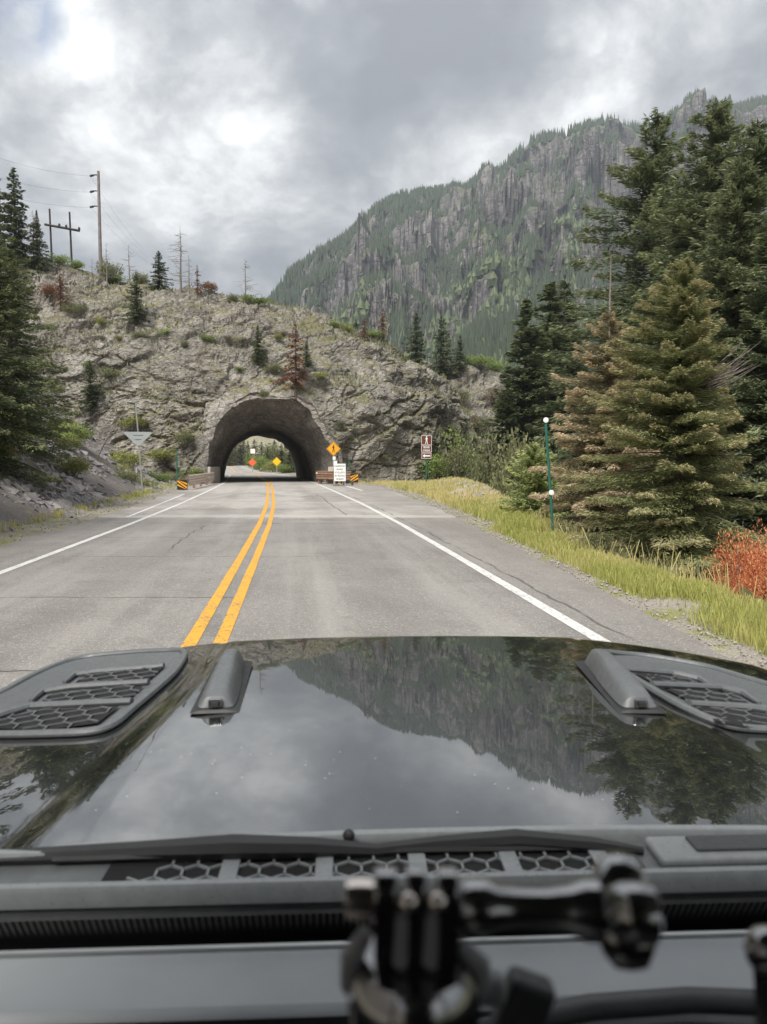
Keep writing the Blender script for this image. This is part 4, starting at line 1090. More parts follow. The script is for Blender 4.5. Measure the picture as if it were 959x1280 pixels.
for k in range(20):
    rr_ = r_(800+k); px = rr_.uniform(500, 640); py = rr_.uniform(478, 590)
    b = crag_y(px, py); mt = ['sage', 'brush', 'broad', 'brush'][k % 4]; R = rr_.uniform(1.0, 2.2)
    put_shrub((b.x, b.y-.3, b.z-.5), R, R*rr_.uniform(.8, 1.3), mt, CL[k], k, 'brush on the crag face')
for k in range(16):
    rr_ = r_(900+k); Y = rr_.uniform(43, 58); X = foot_l(Y)-rr_.uniform(.3, 9)
    b = scree_pt(float(X), Y); mt = ['yellowleaf', 'broad', 'sage', 'yellowleaf'][k % 4]; R = rr_.uniform(.5, 1.2)
    put_shrub((float(X), Y, b.z-.15), R, R*rr_.uniform(.5, .9), mt, SL[k], k, 'low bushes between scree and cliff')
# gorge scrub seen between verge and crag
for k, (px, Y, R, H, mt, lb) in enumerate([(575, 66, 1.8, 2.8, 'sage', 'dark scrub in the gully right of the brown sign'), (612, 60, 2.2, 3.4, 'sage', 'bush in the gorge just over the stony mound'), (640, 50, 2.6, 5.5, 'sage', 'tangled bush in the gorge under the small spruce'),
                                           (600, 78, 2.4, 4.6, 'broad', 'tall leafy bush deeper in the gully'), (660, 44, 2.4, 5.0, 'sage', 'scrub in the gorge left of the light green sapling'), (625, 86, 3.6, 6, 'sage', 'farthest scrub at the crag foot')]):
    x = (px-CX)/F*Y; put_shrub((x, Y, gz(x, Y)-.2), R, H, mt, lb, k, 'scrub growing in the gorge')
for k, (X, Y, R, H, mt, lb) in enumerate([(-13.4, 27, .9, .8, 'yellowleaf', 'yellow-green shrub on the scree under the left spruce'), (-13.6, 33.5, 1.1, .9, 'yellowleaf', 'low shrub halfway along the scree'), (-16.8, 41, 1.3, .9, 'yellowleaf', 'shrub high on the scree'),
                                          (-18.7, 46, 1.6, 1.3, 'broad', 'green shrub at the top of the scree'), (-14.9, 45, .9, .6, 'yellowleaf', 'low shrub on the scree near the triangle sign'), (-17.4, 52, 1.5, 1.2, 'yellowleaf', 'yellowish shrub on the bank behind the triangle sign'),
                                          (-15.8, 54, 1.1, .9, 'broad', 'green shrub at the bank foot by the striped marker'), (-11.4, 20.5, .6, .5, 'sage', 'small scrub at the near end of the scree'), (-13.6, 25.5, 1.1, 1.1, 'sage', 'scrub below the dark left-edge spruce'), (-13.9, 28.5, 1.3, 1.6, 'yellowleaf', 'lighter bush leaning from the left-edge spruces')]):
    b = scree_pt(X, Y); put_shrub((X, Y, b.z-.1), R, H, mt, lb, k, 'shrubs rooted in the scree')
# light green sapling by the pole and bushes added in place of the red windscreen reflection
p = at(667, 650, 21); zb = gz(p.x, p.y)
tS = conifer(r_(140), at(667, 556, 21).z-zb, .95, 190, 240, .12, .030, droop=.1, low=.02, shape=.6, up=.6, tip=1.0, tips_from=.3)
place_tree('young_tree', 'light green young tree left of the green pole', (p.x, p.y, zb), tS, (M['bark'], M['fresh']))
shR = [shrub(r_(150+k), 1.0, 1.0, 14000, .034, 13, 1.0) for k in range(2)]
for k, (px, py, Y, R, H, lb) in enumerate([(950, 690, 9.6, .62, 1.45, 'red windscreen reflection built as a bush at the right edge in front of the olive spruce'), (985, 700, 9.2, .6, 1.3, 'red windscreen reflection built as a bush half outside the right edge'), (918, 735, 9.2, .36, .55, 'orange-red windscreen reflection built as a small bush at the grass edge')]):
    p = at(px, py, Y); put_shrub((p.x, Y, gz(p.x, Y)-.1), R, H, 'red_reflection', lb, k, 'red windscreen reflection built as bushes at the right edge of the verge', shR[k % 2])
p = at(945, 742, 8.9); put_shrub((p.x, p.y, gz(p.x, p.y)+.05), .13, .28, 'sage', 'little grey-green bush among the bushes built for the red reflection', 1)
# dark undergrowth beneath the spruces
for k, (px, Y, R, H) in enumerate([(735, 13.6, .5, .5), (790, 12.4, .55, .55), (850, 11.3, .55, .6), (700, 16.5, .5, .6), (890, 10.8, .5, .5)]):
    x = (px-CX)/F*Y+.25
    put_shrub((x, Y, gz(x, Y)-.05), R, H*1.2, 'sage', ['dry scrub under the tan spruce', 'scrub at the left foot of the olive spruce', 'scrub at the middle foot of the olive spruce', 'scrub by the foot of the green pole', 'scrub at the right foot of the olive spruce'][k], k, 'scrub under the spruces')

# trees seen through the tunnel
for k, (px, t0, Y, wf, ms, mt, lb) in enumerate([(334, 556, 150, .9, 0, 'spruce', 'dark spruce seen through the tunnel'), (352, 552, 135, 1.1, 1, 'spruce', 'spruce seen through the tunnel behind the yellow sign'), (362, 560, 118, 1.4, 2, 'spruce', 'dark spruce at the right of the tunnel view'),
                                                 (300, 548, 265, 1.0, 0, 'spruce', 'far spruce at the left of the tunnel view'), (290, 553, 255, 1., 1, 'fir', 'pale far tree at the left of the tunnel view'), (310, 550, 275, 1., 2, 'spruce', 'far spruce in the middle of the tunnel view')]):
    tp = at(px, t0, Y); zb = gz(tp.x, Y); s_ = max(.3, (tp.z-zb)/8)
    place_tree('spruce_tree', lb, (tp.x, Y, zb-.2), tE[ms], (M['bark'], M[mt]), k, (s_*wf, s_*wf, s_), 'trees seen through the tunnel')
for k, (px, t0, Y, ms, lb) in enumerate([(286, 552, 240, 1, 'pale tree at the very left of the tunnel view'), (294, 549, 262, 2, 'second pale tree from the left in the tunnel view'), (304, 546, 285, 0, 'pale tree between the dark ones in the tunnel view'), (318, 547, 270, 1, 'pale tree above the white plate in the tunnel view'), (327, 551, 240, 2, 'pale tree just left of the dark spruce in the tunnel view'), (343, 549, 210, 0, 'pale tree above the yellow sign in the tunnel view'), (357, 553, 180, 1, 'pale tree in the upper right of the tunnel view')]):
    tp = at(px, t0, Y); zb = gz(tp.x, Y)
    if tp.z-zb > 1: place_tree('fir_tree', lb, (tp.x, Y, zb-.2), tE[ms], (M['bark'], M['sage']), k, ((tp.z-zb)/8*1.3, (tp.z-zb)/8*1.3, (tp.z-zb)/8), 'pale trees beyond the tunnel')
for k, (px, Y, R, H, mt, lb) in enumerate([(328, 140, 2.4, 2.4, 'broad', 'green bush by the road seen through the tunnel'), (340, 128, 2.4, 2.0, 'yellowleaf', 'yellow-green bush by the road seen through the tunnel'), (322, 165, 3, 3.6, 'broad', 'larger bush behind the orange sign'),
                                           (354, 116, 1.8, 1.6, 'broad', 'bush under the yellow sign'), (345, 170, 4, 5, 'sage', 'grey-green bush farther along the bank')]):
    x = (px-CX)/F*Y; put_shrub((x, Y, gz(x, Y)-.1), R, H, mt, lb, k, 'bushes beyond the tunnel')

# ------------------------------------------------------------ grass
def grass():
    rng = np.random.RandomState(9)
    P = []
    def add(n, Yf, xf, hs, gold):
        Y = Yf(rng.rand(n)); X = xf(Y, rng.rand(n))
        # clumps
        c = fbm(X*1.3, Y*1.3, o=3, seed=301)
        k = rng.rand(n) < np.clip(.58+2.0*c, .03, 1)
        X, Y = X[k], Y[k]
        P.append(np.stack([X, Y, hs(len(X)), gold(X, Y), np.full(len(X), 1.0)], -1))
    gr = lambda X, Y: np.clip(.55*sstep(17, 34, Y)+.75*fbm(X*.9, Y*.6, o=4, seed=305)+.14+.25*sstep(.6, 1.0, (X-edge_r(Y))/np.maximum(crest_r(Y)-edge_r(Y), .3)), 0, 1)
    add(100000, lambda t: 5+14*t**1.1, lambda Y, t: edge_r(Y)+.22+(crest_r(Y)+.7-edge_r(Y)-.2)*t**.8, lambda n: .04+.16*rng.rand(n)**1.5, gr)
    add(60000, lambda t: 17+43*t**1.3, lambda Y, t: edge_r(Y)+.5+(crest_r(Y)+1.0-edge_r(Y)-.5)*t, lambda n: rng.uniform(.12, .34, n), gr)
    add(7000, lambda t: 12+45*t, lambda Y, t: edge_l(Y)-.7-(edge_l(Y)-foot_l(Y)-.2)*t**.35, lambda n: rng.uniform(.06, .25, n), lambda X, Y: np.clip(.35+.6*fbm(X, Y*.4, o=3, seed=7), 0, 1))
    add(3000, lambda t: 7+20*t, lambda Y, t: crest_r(Y)+.1+.7*t, lambda n: rng.uniform(.25, .6, n), lambda X, Y: np.full(len(X), .85))
    A = np.concatenate(P); X, Y, h, g = A[:, 0], A[:, 1], A[:, 2], A[:, 3]
    n = len(X)
    z = ground_h(X, Y)
    z = np.where((X < foot_l(Y)), scree_h(np.maximum(foot_l(Y)-X, 0), Y), z)
    a = rng.uniform(0, 6.28, n); w = (.0022+.002*rng.rand(n))*(1+Y/9); bend = h*rng.uniform(.05, .55, n); b = rng.uniform(0, 6.28, n)
    dx, dy = np.cos(a)*w, np.sin(a)*w; bx_, by_ = np.cos(b)*bend, np.sin(b)*bend
    V = np.stack([np.stack([X-dx, Y-dy, z-.02], -1), np.stack([X+dx, Y+dy, z-.02], -1),
                  np.stack([X+dx*.4+bx_, Y+dy*.4+by_, z+h], -1), np.stack([X-dx*.4+bx_, Y-dy*.4+by_, z+h*.96], -1)], 1).reshape(-1, 3)
    me = quick_mesh('grass', V, np.arange(4*n).reshape(n, 4), False)
    setattr_float(me, 'tint', np.clip(g+rng.normal(0, .15, n), 0, 1), 'FACE'); setattr_float(me, 'rnd', rng.rand(n), 'FACE')
    tag(link('grass', me, M['grass']), kind='stuff', label='yellow-green and golden grass on the road verges')
grass()
def flank_scrub():
    """low ground cover on the gorge side and the rock tops: leaves nobody could count"""
    rng = np.random.RandomState(21)
    Pn = []
    Y = rng.uniform(8, 100, 26000); X = crest_r(Y)+.3+rng.rand(26000)**1.2*28
    k = fbm(X*.4, Y*.4, o=4, seed=311) > -.12
    X, Y = X[k], Y[k]
    n = len(X); z = ground_h(X, Y)+rng.rand(n)*.5
    d = rng.normal(0, 1, (n, 3)); d /= np.linalg.norm(d, axis=1)[:, None]; s = np.cross(d, rng.normal(0, 1, (n, 3))); s /= np.linalg.norm(s, axis=1)[:, None]
    l = (.10+.004*Y)[:, None]; P = np.stack([X, Y, z], -1)
    V = np.stack([P-d*l, P+s*l*.5, P+d*l, P-s*l*.5], 1).reshape(-1, 3)
    me = quick_mesh('undergrowth', V, np.arange(4*n).reshape(n, 4), False)
    setattr_float(me, 'tint', rng.rand(n)*.6, 'FACE'); setattr_float(me, 'rnd', rng.rand(n), 'FACE')
    tag(link('undergrowth', me, M['sage']), kind='stuff', label='dull green undergrowth down the side of the gorge')
    # tufts on the hill's ledges and skyline
    P = HP[40:230, ::2].reshape(-1, 3); N = np.gradient(HP, axis=0)[40:230, ::2].reshape(-1, 3)
    flat = np.abs(N[:, 2])/(np.linalg.norm(N, axis=1)+1e-6)
    w = (flat < .75) & (fbm(P[:, 0]*.3, P[:, 1]*.3, P[:, 2]*.3, 3, 320) > .0) & (P[:, 2] > 3)
    idx = np.where(w)[0]; idx = idx[rng.rand(len(idx)) < .38]
    Q = np.repeat(P[idx], 2, 0) + rng.normal(0, .12, (len(idx)*2, 3)); n = len(Q)
    hgt = rng.uniform(.15, .42, n)
    a = rng.uniform(0, 6.28, n); dx = np.stack([np.cos(a), np.sin(a), a*0], -1)*.05; tipv = np.stack([rng.normal(0, .1, n), rng.normal(0, .1, n), hgt], -1)
    V = np.stack([Q-dx, Q+dx, Q+dx*.6+tipv*.6, Q+tipv], 1).reshape(-1, 3)
    me = quick_mesh('ledge_grass', V, np.arange(4*n).reshape(n, 4), False)
    setattr_float(me, 'tint', rng.rand(n)*.8, 'FACE'); setattr_float(me, 'rnd', rng.rand(n), 'FACE')
    tag(link('ledge_grass', me, M['sage']), kind='stuff', label='dry grass tufts on the ledges of the rock hill')
    print('ledge tufts', n)
flank_scrub()

# ------------------------------------------------------------ roadside furniture
def text_mesh(txt, size, mat, parent, loc, name='lettering', sx=1.0):
    cu = bpy.data.curves.new('tmp', 'FONT'); cu.body = txt; cu.size = size; cu.align_x = 'CENTER'; cu.align_y = 'CENTER'; cu.extrude = .002; cu.offset = size*.012
    to = bpy.data.objects.new('tmp', cu); COL.objects.link(to)
    dg = bpy.context.evaluated_depsgraph_get(); me = bpy.data.meshes.new_from_object(to.evaluated_get(dg))
    bpy.data.objects.remove(to); bpy.data.curves.remove(cu)
    me.materials.clear(); me.materials.append(mat); me.name = name
    o = link(name, me, None, parent, loc, (math.pi/2, 0, 0)); o.scale = (sx, 1, 1); return o
def ring_board(w, h, t, parent, z, mat, name, border=None, x=0.0, y=0.0):
    b = MB().box((x, y, z), (w, t, h)).build(name, mat, parent, bevel=.01)
    if border:
        f = MB(); e = .02*max(1, w)
        for s in (-1, 1):
            f.box((x+s*(w/2-e*1.4), y-t/2-.003, z), (e, .006, h-e*1.8)); f.box((x, y-t/2-.003, z+s*(h/2-e*1.4)), (w-e*3.81, .006, e))
        f.build('border', border, b)
    return b
def walker(parent, mat, c, s, y):
    """flat walking figure printed on a sign"""
    m = MB(); R90 = Matrix.Rotation(math.pi/2, 4, 'X')
    T = Matrix.Translation((c[0], y, c[1])) @ R90
    def pl(pts): m.prism([(a*s, b*s) for a, b in pts], 0, .003, T)
    pl([(math.cos(i*math.pi/5)*.075+.02, math.sin(i*math.pi/5)*.08+.42) for i in range(10)])
    pl([(-.07, .33), (.07, .33), (.09, .0), (-.06, .0)])
    pl([(-.06, -.003), (.03, -.003), (-.08, -.45), (-.17, -.45)])
    pl([(.031, -.003), (.09, -.003), (.17, -.45), (.08, -.45)])
    pl([(.071, .31), (.19, .10), (.15, .08), (.081, .2)]); pl([(-.071, .31), (-.20, .12), (-.16, .09), (-.071, .2)])
    return m.build('walking_figure', mat, parent)
# brown trail sign
p = at(533, 612, 45); zb = gz(p.x, 45)
t = thing('trail_sign', 'brown hiking trail sign with three panels on a thin green post', 'trail sign', (p.x, 45, zb), .05)
zt = at(531, 544, 45).z-zb
MB().tube([(0, .03, -.3), (0, .03, zt-.05)], .035, 8).build('post', M['greenpole'], t)
a = ring_board(.64, .58, .02, t, zt-.29, M['brown'], 'sign_panel', M['white']); walker(a, M['white'], (0, zt-.29), .48, -.014)
b = ring_board(.64, .42, .02, t, zt-.80, M['brown'], 'sign_panel', M['white']); text_mesh('BEAR', .16, M['white'], b, (0, -.013, zt-.71)); text_mesh('CREEK', .15, M['white'], b, (0, -.013, zt-.89))
c = ring_board(.60, .36, .02, t, zt-1.20, M['brown'], 'sign_panel', M['white'])
T = Matrix.Translation((0, -.011, zt-1.20)) @ Matrix.Rotation(math.pi/2, 4, 'X')
MB().prism([(-.22, 0), (-.10, .11), (-.10, .04), (.22, .04), (.22, -.04), (-.10, -.04), (-.10, -.11)], 0, .004, T).build('arrow', M['white'], c)
# white board on skids
p = at(425, 603.5, 54.0)
t = thing('notice_board', 'white notice board with five lines of black text on low skids', 'notice board', (p.x, 54.0, 0), .04)
w, h = .82, 1.22; z0 = .33
ring_board(w, h, .03, t, z0+h/2, M['white'], 'board')
for i, (l, s) in enumerate([('NARROW', .17), ('ROAD', .17), ('CYCLISTS', .17), ('IN ROAD', .18), ('AHEAD', .17)]):
    text_mesh(l, s, M['black'], t, (0, -.018, z0+h-.17-i*.225), sx=.95)
m_ = MB()
for s in (-.36, .36): m_.box((s, .03, .25), (.05, .03, .5)); m_.box((s, 0, .05), (.08, .9, .06))
m_.build('stand', M['galv'], t); MB().box((0, -.42, .04), (1.0, .12, .07)).box((0, .42, .04), (1.0, .12, .07)).build('skid', M['polewood'], t)
# amber walker diamond
def diamond(X, Y, zc, side, post_h, mt, name, lb, cat='warning sign', fig=True, rz=0):
    t = thing(name, lb, cat, (X, Y, zc-post_h), rz)
    MB().box((0, .03, post_h/2-.2), (.06, .04, post_h+.4)).build('post', M['galv'], t)
    d = MB().box((0, 0, post_h), (side, .015, side), ry=math.pi/4).build('sign_face', M[mt], t)
    r = side/math.sqrt(2)
    f = MB()
    for i in range(4):
        a0, a1 = math.pi/2*i, math.pi/2*(i+1)
        pa = Vector((math.cos(a0), 0, math.sin(a0)))*(r*.9); pb = Vector((math.cos(a1), 0, math.sin(a1)))*(r*.9)
        f.tube([pa+Vector((0, -.011, post_h)), pb+Vector((0, -.011, post_h))], .008, 4)
    f.build('border', M['black'], d)
    if fig: walker(d, M['black'], (0, post_h), side*.78, -.011)
    return t
p = at(417, 561, 58.9)
t = diamond(p.x, 58.9, p.z, .78, p.z+.1, 'amber', 'pedestrian_sign', 'amber diamond walking-person sign above the white board')
MB().box((.05, -.01, p.z-.62), (.22, .02, .26)).box((.14, -.01, p.z-.98), (.26, .02, .34)).build('small_plate', M['white'], t)
p = at(346, 577, 112); diamond(p.x, 112, p.z, .95, max(.6, p.z-gz(p.x, 112)), 'yellow', 'curve_sign', 'yellow diamond sign seen through the tunnel', fig=False)
p = at(315.5, 578, 128); z0 = gz(p.x, 128)
t = diamond(p.x, 128, p.z, 1.0, max(.6, p.z-z0), 'orange', 'roadwork_sign', 'red-orange diamond under a white plate, seen through the tunnel', fig=False)
hh = at(317, 564, 128).z-z0
MB().box((.1, .07, hh/2), (.06, .04, hh)).build('post', M['galv'], t)
ring_board(.8, .8, .02, t, hh, M['white'], 'plate', M['orange'], .1)
# turned triangle sign on the left
p = at(179, 617, 40); zb = float(scree_h(max(0, foot_l(40)-p.x), 40))
t = thing('yield_sign', 'grey back of a point-down triangle sign on a tall leaning post', 'road sign', (p.x, 40, 0), .15)
top = at(170, 503, 40)-Vector((p.x, 40, 0)); sc_ = at(173, 548, 40)-Vector((p.x, 40, 0))
MB().tube([(0, 0, -.3), tuple(top)], .038, 8).build('post', M['galv'], t)
r = .72; T = Matrix.Translation((sc_.x, -.05, sc_.z-.02)) @ Matrix.Rotation(math.pi/2, 4, 'X')
MB().prism([(-r, .30), (-r+.07, .35), (r-.07, .35), (r, .30), (.06, -.37), (-.06, -.37)], 0, .02, T).build('sign_back', M['signback'], t, bevel=.005)
MB().box((sc_.x, -.085, sc_.z+.2), (.5, .02, .05)).box((sc_.x, -.085, sc_.z-.02), (.3, .02, .05)).build('bracket', M['signback'], t)
# delineator poles
def pole(px0, py0, px1, py1, Y, rad, lb, balls=(), mt='greenpole'):
    b = at(px0, py0, Y); e = at(px1, py1, Y); b0 = Vector((b.x, Y, b.z))
    t = thing('marker_pole', lb, 'marker pole', tuple(b0), 0)
    e = e-b0
    MB().tube([(0, 0, -.25), tuple(e)], rad, 8).build('shaft', M[mt], t)
    for q in balls:
        c = e*q
        MB().lathe([(-.012, rad*1.1), (-.008, rad*1.9), (.008, rad*1.9), (.012, rad*1.1)], tuple(c+Vector((0, -rad*1.2, 0))), (0, 1, 0), 14).build('reflector', M['reflector'], t)
    return t
pole(693, 670, 682, 524, 16.6, .030, 'tall green snow pole with two round white reflectors on the right verge', (.992, .375))
pole(438, 603, 436.5, 573, 59.3, .045, 'dark green pole behind the striped marker right of the tunnel')
pole(222, 607, 221, 562, 47.5, .045, 'dark thin pole at the left striped marker')
# striped markers
def stripes(px, py, Y, w, h, lb, sgn):
    p = at(px, py, Y); t = thing('hazard_marker', lb, 'hazard marker', (p.x, Y, 0), 0)
    f = MB().box((0, 0, p.z), (w, .02, h)).build('marker_face', M['black'], t)
    MB().box((0, .03, p.z/2), (.06, .03, p.z)).build('post', M['galv'], t)
    T = Matrix.Translation((0, -.011, p.z)) @ Matrix.Rotation(math.pi/2, 4, 'X')
    for k in (-1, 0, 1):
        c = k*h*.36; q = w/2*.98; s = w*.34
        poly = [(-q, c-s-.05*h*1), (q, c+s-.05*h), (q, c+s+.12*h), (-q, c-s+.12*h)]
        poly = [(x*sgn, max(-h/2*.98, min(h/2*.98, y))) for x, y in poly]
        if sgn < 0: poly = poly[::-1]
        MB().prism(poly, 0, .004, T).build('stripe', M['amber'], f)
stripes(228, 606, 45.5, .58, .60, 'yellow and black striped marker at the left rail end', -1)
stripes(443, 597.5, 54.5, .55, .62, 'yellow and black striped marker at the right rail end', 1)
# guard rails: (post line, beams)
def rail(name, lb, P0, P1, zt, n, double, mt):
    P0 = Vector(P0); P1 = Vector(P1); d = (P1-P0); rz = math.atan2(d.y, d.x)
    t = thing(name, lb, 'guard rail', tuple(P0), rz)
    L = d.length
    for k in range(2 if double else 1):
        z = zt-k*.34
        m_ = MB()
        m_.v = []; prof_ = [(0, .15), (-.045, .10), (-.01, .04), (-.01, -.04), (-.045, -.10), (0, -.15)]
        V = [(x, -.09+a, z+b) for x in (0, L) for a, b in prof_] + [(x, -.085+a, z+b) for x in (0, L) for a, b in prof_]
        Fs = [(i, i+1, 7+i, 6+i) for i in range(5)] + [(12+i+1, 12+i, 18+i, 19+i) for i in range(5)]
        m_.add(V, Fs); m_.build('beam', M[mt], t)
    for i in range(n):
        x = .15+(L-.3)*i/(n-1)
        MB().box((x, .06, zt/2-.12), (.12, .14, zt+.2)).build('post', M['rail'], t, bevel=.01)
    return t
a = at(233, 609, 46.0); b = at(266, 604.5, 59.2)
rail('guard_rail', 'pale double guard rail on the left of the tunnel mouth', (a.x, 46.2, 0), (b.x, 59.2, 0), .74, 5, True, 'railpale')
a = at(397, 602, 59.3); b = at(441, 602.5, 55)
rail('guard_rail', 'brown guard rail on the right of the tunnel mouth', (a.x, 59.3, 0), (b.x, 55.0, 0), .85, 5, True, 'rail')
a_ = thing('timber_block', 'tan-topped timber bundle behind the right guard rail', 'timber', (at(405, 600, 59.3).x, 59.2, 0))
for i in range(4): MB().box((.5, .0+i*.25, .82), (2.2, .22, .14)).build('plank', M['railpale'], a_, bevel=.01)
for q_ in (-.3, 1.2): MB().box((q_, .4, .36), (.2, .9, .74)).build('support', M['rail'], a_)
# concrete plinths flanking the bore
for s, lb in ((-1, 'left'), (1, 'right')):
    X = cen(np.array([60.3]))[0] + s*4.85
    if s > 0: t = thing('portal_block', 'rough concrete block at the right foot of the tunnel mouth', 'concrete block', (X+.1, 60.3, 0))
    else: t = thing('portal_block', 'rough concrete block at the left foot of the tunnel mouth', 'concrete block', (X, 60.3, 0))
    MB().box((0, 1.6, .55), (.62, 3.6, 1.5)).build('block', M['plinth'], t, bevel=.06)

# ------------------------------------------------------------ poles on the hill and their wires
def upole():
    b = hill_pt(126, 338); Y = b.y+1
    t = thing('utility_pole', 'tall wooden utility pole with three side insulators on the hill top', 'utility pole', (at(126, 338, Y).x, Y, b.z-.5))
    e = at(123, 214, Y)-t.location
    MB().tube([(0, 0, 0), tuple(e)], [.19, .13], 10).build('mast', M['polewood'], t)
    tips = []
    for py in (219, 239, 258):
        c = at(123.5, py, Y)-t.location
        MB().tube([tuple(c), tuple(c+Vector((-.35, 0, .04))), tuple(c+Vector((-.55, 0, -.02)))], [.05, .06, .05], 6).tube([tuple(c+Vector((-.5, 0, 0))), tuple(c+Vector((-.85, 0, -.08)))], .11, 8).build('insulator', M['darkwood'], t)
        tips.append(t.location+c+Vector((-.8, 0, -.1)))
    # H frame
    b = hill_pt(86, 325); Yh = b.y+3
    t2 = thing('pole_frame', 'dark wooden H-shaped pole frame with a long crossarm on the hill top', 'pole frame', (at(74, 325, Yh).x, Yh, b.z-1))
    for px, py in ((62, 261), (87, 265)):
        q = at(px, py, Yh)-t2.location
        MB().tube([(q.x+.15, 0, -1), tuple(q)], [.12, .09], 8).build('mast', M['darkwood'], t2)
    q0, q1 = at(56, 280.5, Yh-.3)-t2.location, at(99.5, 288.5, Yh-.3)-t2.location
    MB().tube([tuple(q0), tuple(q1)], .12, 6).build('crossarm', M['darkwood'], t2)
    for f in (.42, .62, .99):
        q = q0.lerp(q1, f)
        MB().lathe([(0, .08), (.12, .13), (.3, .10), (.36, .03)], tuple(q), (0, 0, 1), 8).build('insulator', M['darkwood'], t2)
    def wire(a, b_, sag, lb):
        pts = [Vector(a).lerp(Vector(b_), i/16)-Vector((0, 0, sag*4*(i/16)*(1-i/16))) for i in range(17)]
        o = MB().tube(pts, .007, 4, False).build('power_wire', M['darkwood']); tag(o, lb, 'wire', 'thin wires of the hill top pole')
    for k, (tp, lab) in enumerate(zip(tips, ('top', 'middle', 'lowest'))):
        wire(tp, at(-260, [60, 95, 120][k], 60), 2.0, f'thin wire running left from the {lab} insulator of the tall pole')
        wire(tp, at(215+10*k, 330+6*k, 180), 2.5, f'thin wire falling away right from the {lab} insulator of the tall pole')
upole()

# ------------------------------------------------------------ the car
HZ = 1.17                      # height of the hood
CAR = Matrix.Translation((.154, 0, 0)) @ Matrix.Rotation(math.radians(2.6), 4, 'Z')
CI = CAR.inverted()
car = thing('off_road_car', 'black off-road car whose vented hood fills the lower view', 'car')
car.matrix_world = CAR
def hz(x, y, roll=True):
    """hood height over the car's plan"""
    x = np.asarray(x, float); y = np.asarray(y, float)
    t = np.clip((y-.95)/1.25, 0, 1.15)
    ax = np.abs(x); s = np.maximum(ax-.50, 0); cr = .50+.085*np.clip(1-t*1.3, 0, 1)**1.5
    z = HZ - .018*t**2 - .003*(1-t)**2 - .010*(x/.5)**2
    z = z - .014*sstep(cr-.022, cr+.05, ax)*(.5+.5*sstep(1.0, 1.9, y)) - .045*s - .5*np.maximum(ax-.97, 0)**1.5
    if roll:       # rolled front edge, the bulge reaching a bit farther than the flanks
        fe = 2.235 + .065*sstep(.0, .05, s) - .65*s**2
        o = np.maximum(y-(fe-.07), 0)
        z = z - 3.2*o**2
    return z
def carp(px, py, dz=0.0):
    """plan position on the hood seen at a photo pixel"""
    z = HZ
    for _ in range(8):
        q = CI @ onz(px, py, z+dz); z = float(hz(q.x, min(q.y, 2.3), False))
    return Vector((q.x, q.y, z+dz))
hx = np.unique(np.concatenate([np.linspace(-1.16, 1.16, 185), np.linspace(-.56, -.48, 17), np.linspace(.48, .56, 17)]))
hy = np.concatenate([np.linspace(.987, 2.0, 90), np.linspace(2.01, 2.42, 60)])
GX, GY = np.meshgrid(hx, hy)
me = quick_mesh('hood', np.stack([GX, GY, hz(GX, GY)], -1).reshape(-1, 3), grid_faces(len(hy), len(hx)), True)
hood = link('hood', me, M['paint'], car)
# rear lip of the hood
hb = MB()
for (a0, a1, z0, z1, mt, nm) in [(0, 0, 0, 0, 'trim_light', 'hood_lip')]:
    xs_ = np.linspace(-1, 1, 60); V = []; Fs = []
    for x in xs_:
        zz = float(hz(x, .987))
        V += [(x, .989, zz+.001), (x, .981, zz-.001), (x, .977, zz-.008), (x, .979, zz-.05)]
    for i in range(59):
        for j in range(3): Fs.append((i*4+j, i*4+j+1, i*4+j+5, i*4+j+4))
    MB().add(V, Fs).build(nm, M[mt], hood, True)
# body under the hood: grille end and sides
sk = MB()
V = []; Fs = []
path = [(-1.0, .93), (-1.0, 2.0), (-.8, 2.3), (.8, 2.3), (1.1, 2.0), (1.1, .93)]
for x, y in path: V += [(x, y, .98), (x*.98, y*.99, .55)]
for i in range(5): Fs.append((2*i, 2*i+1, 2*i+3, 2*i+2))
sk.add(V, Fs).build('front_body', M['paint'], car)

def hexmesh(poly, z_of, cell, wall, hgt, name, parent, mat, org=(0, 0)):
    """hexagonal grating clipped to a polygon in plan"""
    def inp(x, y):
        c = False; n = len(poly)
        for i in range(n):
            x0, y0 = poly[i]; x1, y1 = poly[(i+1) % n]
            if (y0 > y) != (y1 > y) and x < (x1-x0)*(y-y0)/(y1-y0)+x0: c = not c
        return c
    xs_ = [p_[0] for p_ in poly]; ys_ = [p_[1] for p_ in poly]
    m_ = MB(); seen = set(); R = cell/2/math.cos(math.pi/6)
    for j in range(int((min(ys_)-org[1])/(1.5*R))-2, int((max(ys_)-org[1])/(1.5*R))+2):
        for i in range(int((min(xs_)-org[0])/cell)-2, int((max(xs_)-org[0])/cell)+2):
            cx_, cy_ = org[0]+(i+.5*(j & 1))*cell, org[1]+j*1.5*R
            for k in range(6):
                a0, a1 = math.pi/6+k*math.pi/3, math.pi/6+(k+1)*math.pi/3
                p0 = (cx_+R*math.cos(a0), cy_+R*math.sin(a0)); p1 = (cx_+R*math.cos(a1), cy_+R*math.sin(a1))
                key = (round((p0[0]+p1[0])*2000), round((p0[1]+p1[1])*2000))
                if key in seen or not inp((p0[0]+p1[0])/2, (p0[1]+p1[1])/2): continue
                seen.add(key)
                mx_, my_ = (p0[0]+p1[0])/2, (p0[1]+p1[1])/2
                L_ = math.hypot(p1[0]-p0[0], p1[1]-p0[1])
                m_.box((mx_, my_, z_of(mx_, my_)), (L_+wall*.8, wall, hgt), rz=math.atan2(p1[1]-p0[1], p1[0]-p0[0]))
    return m_.build(name, mat, parent)
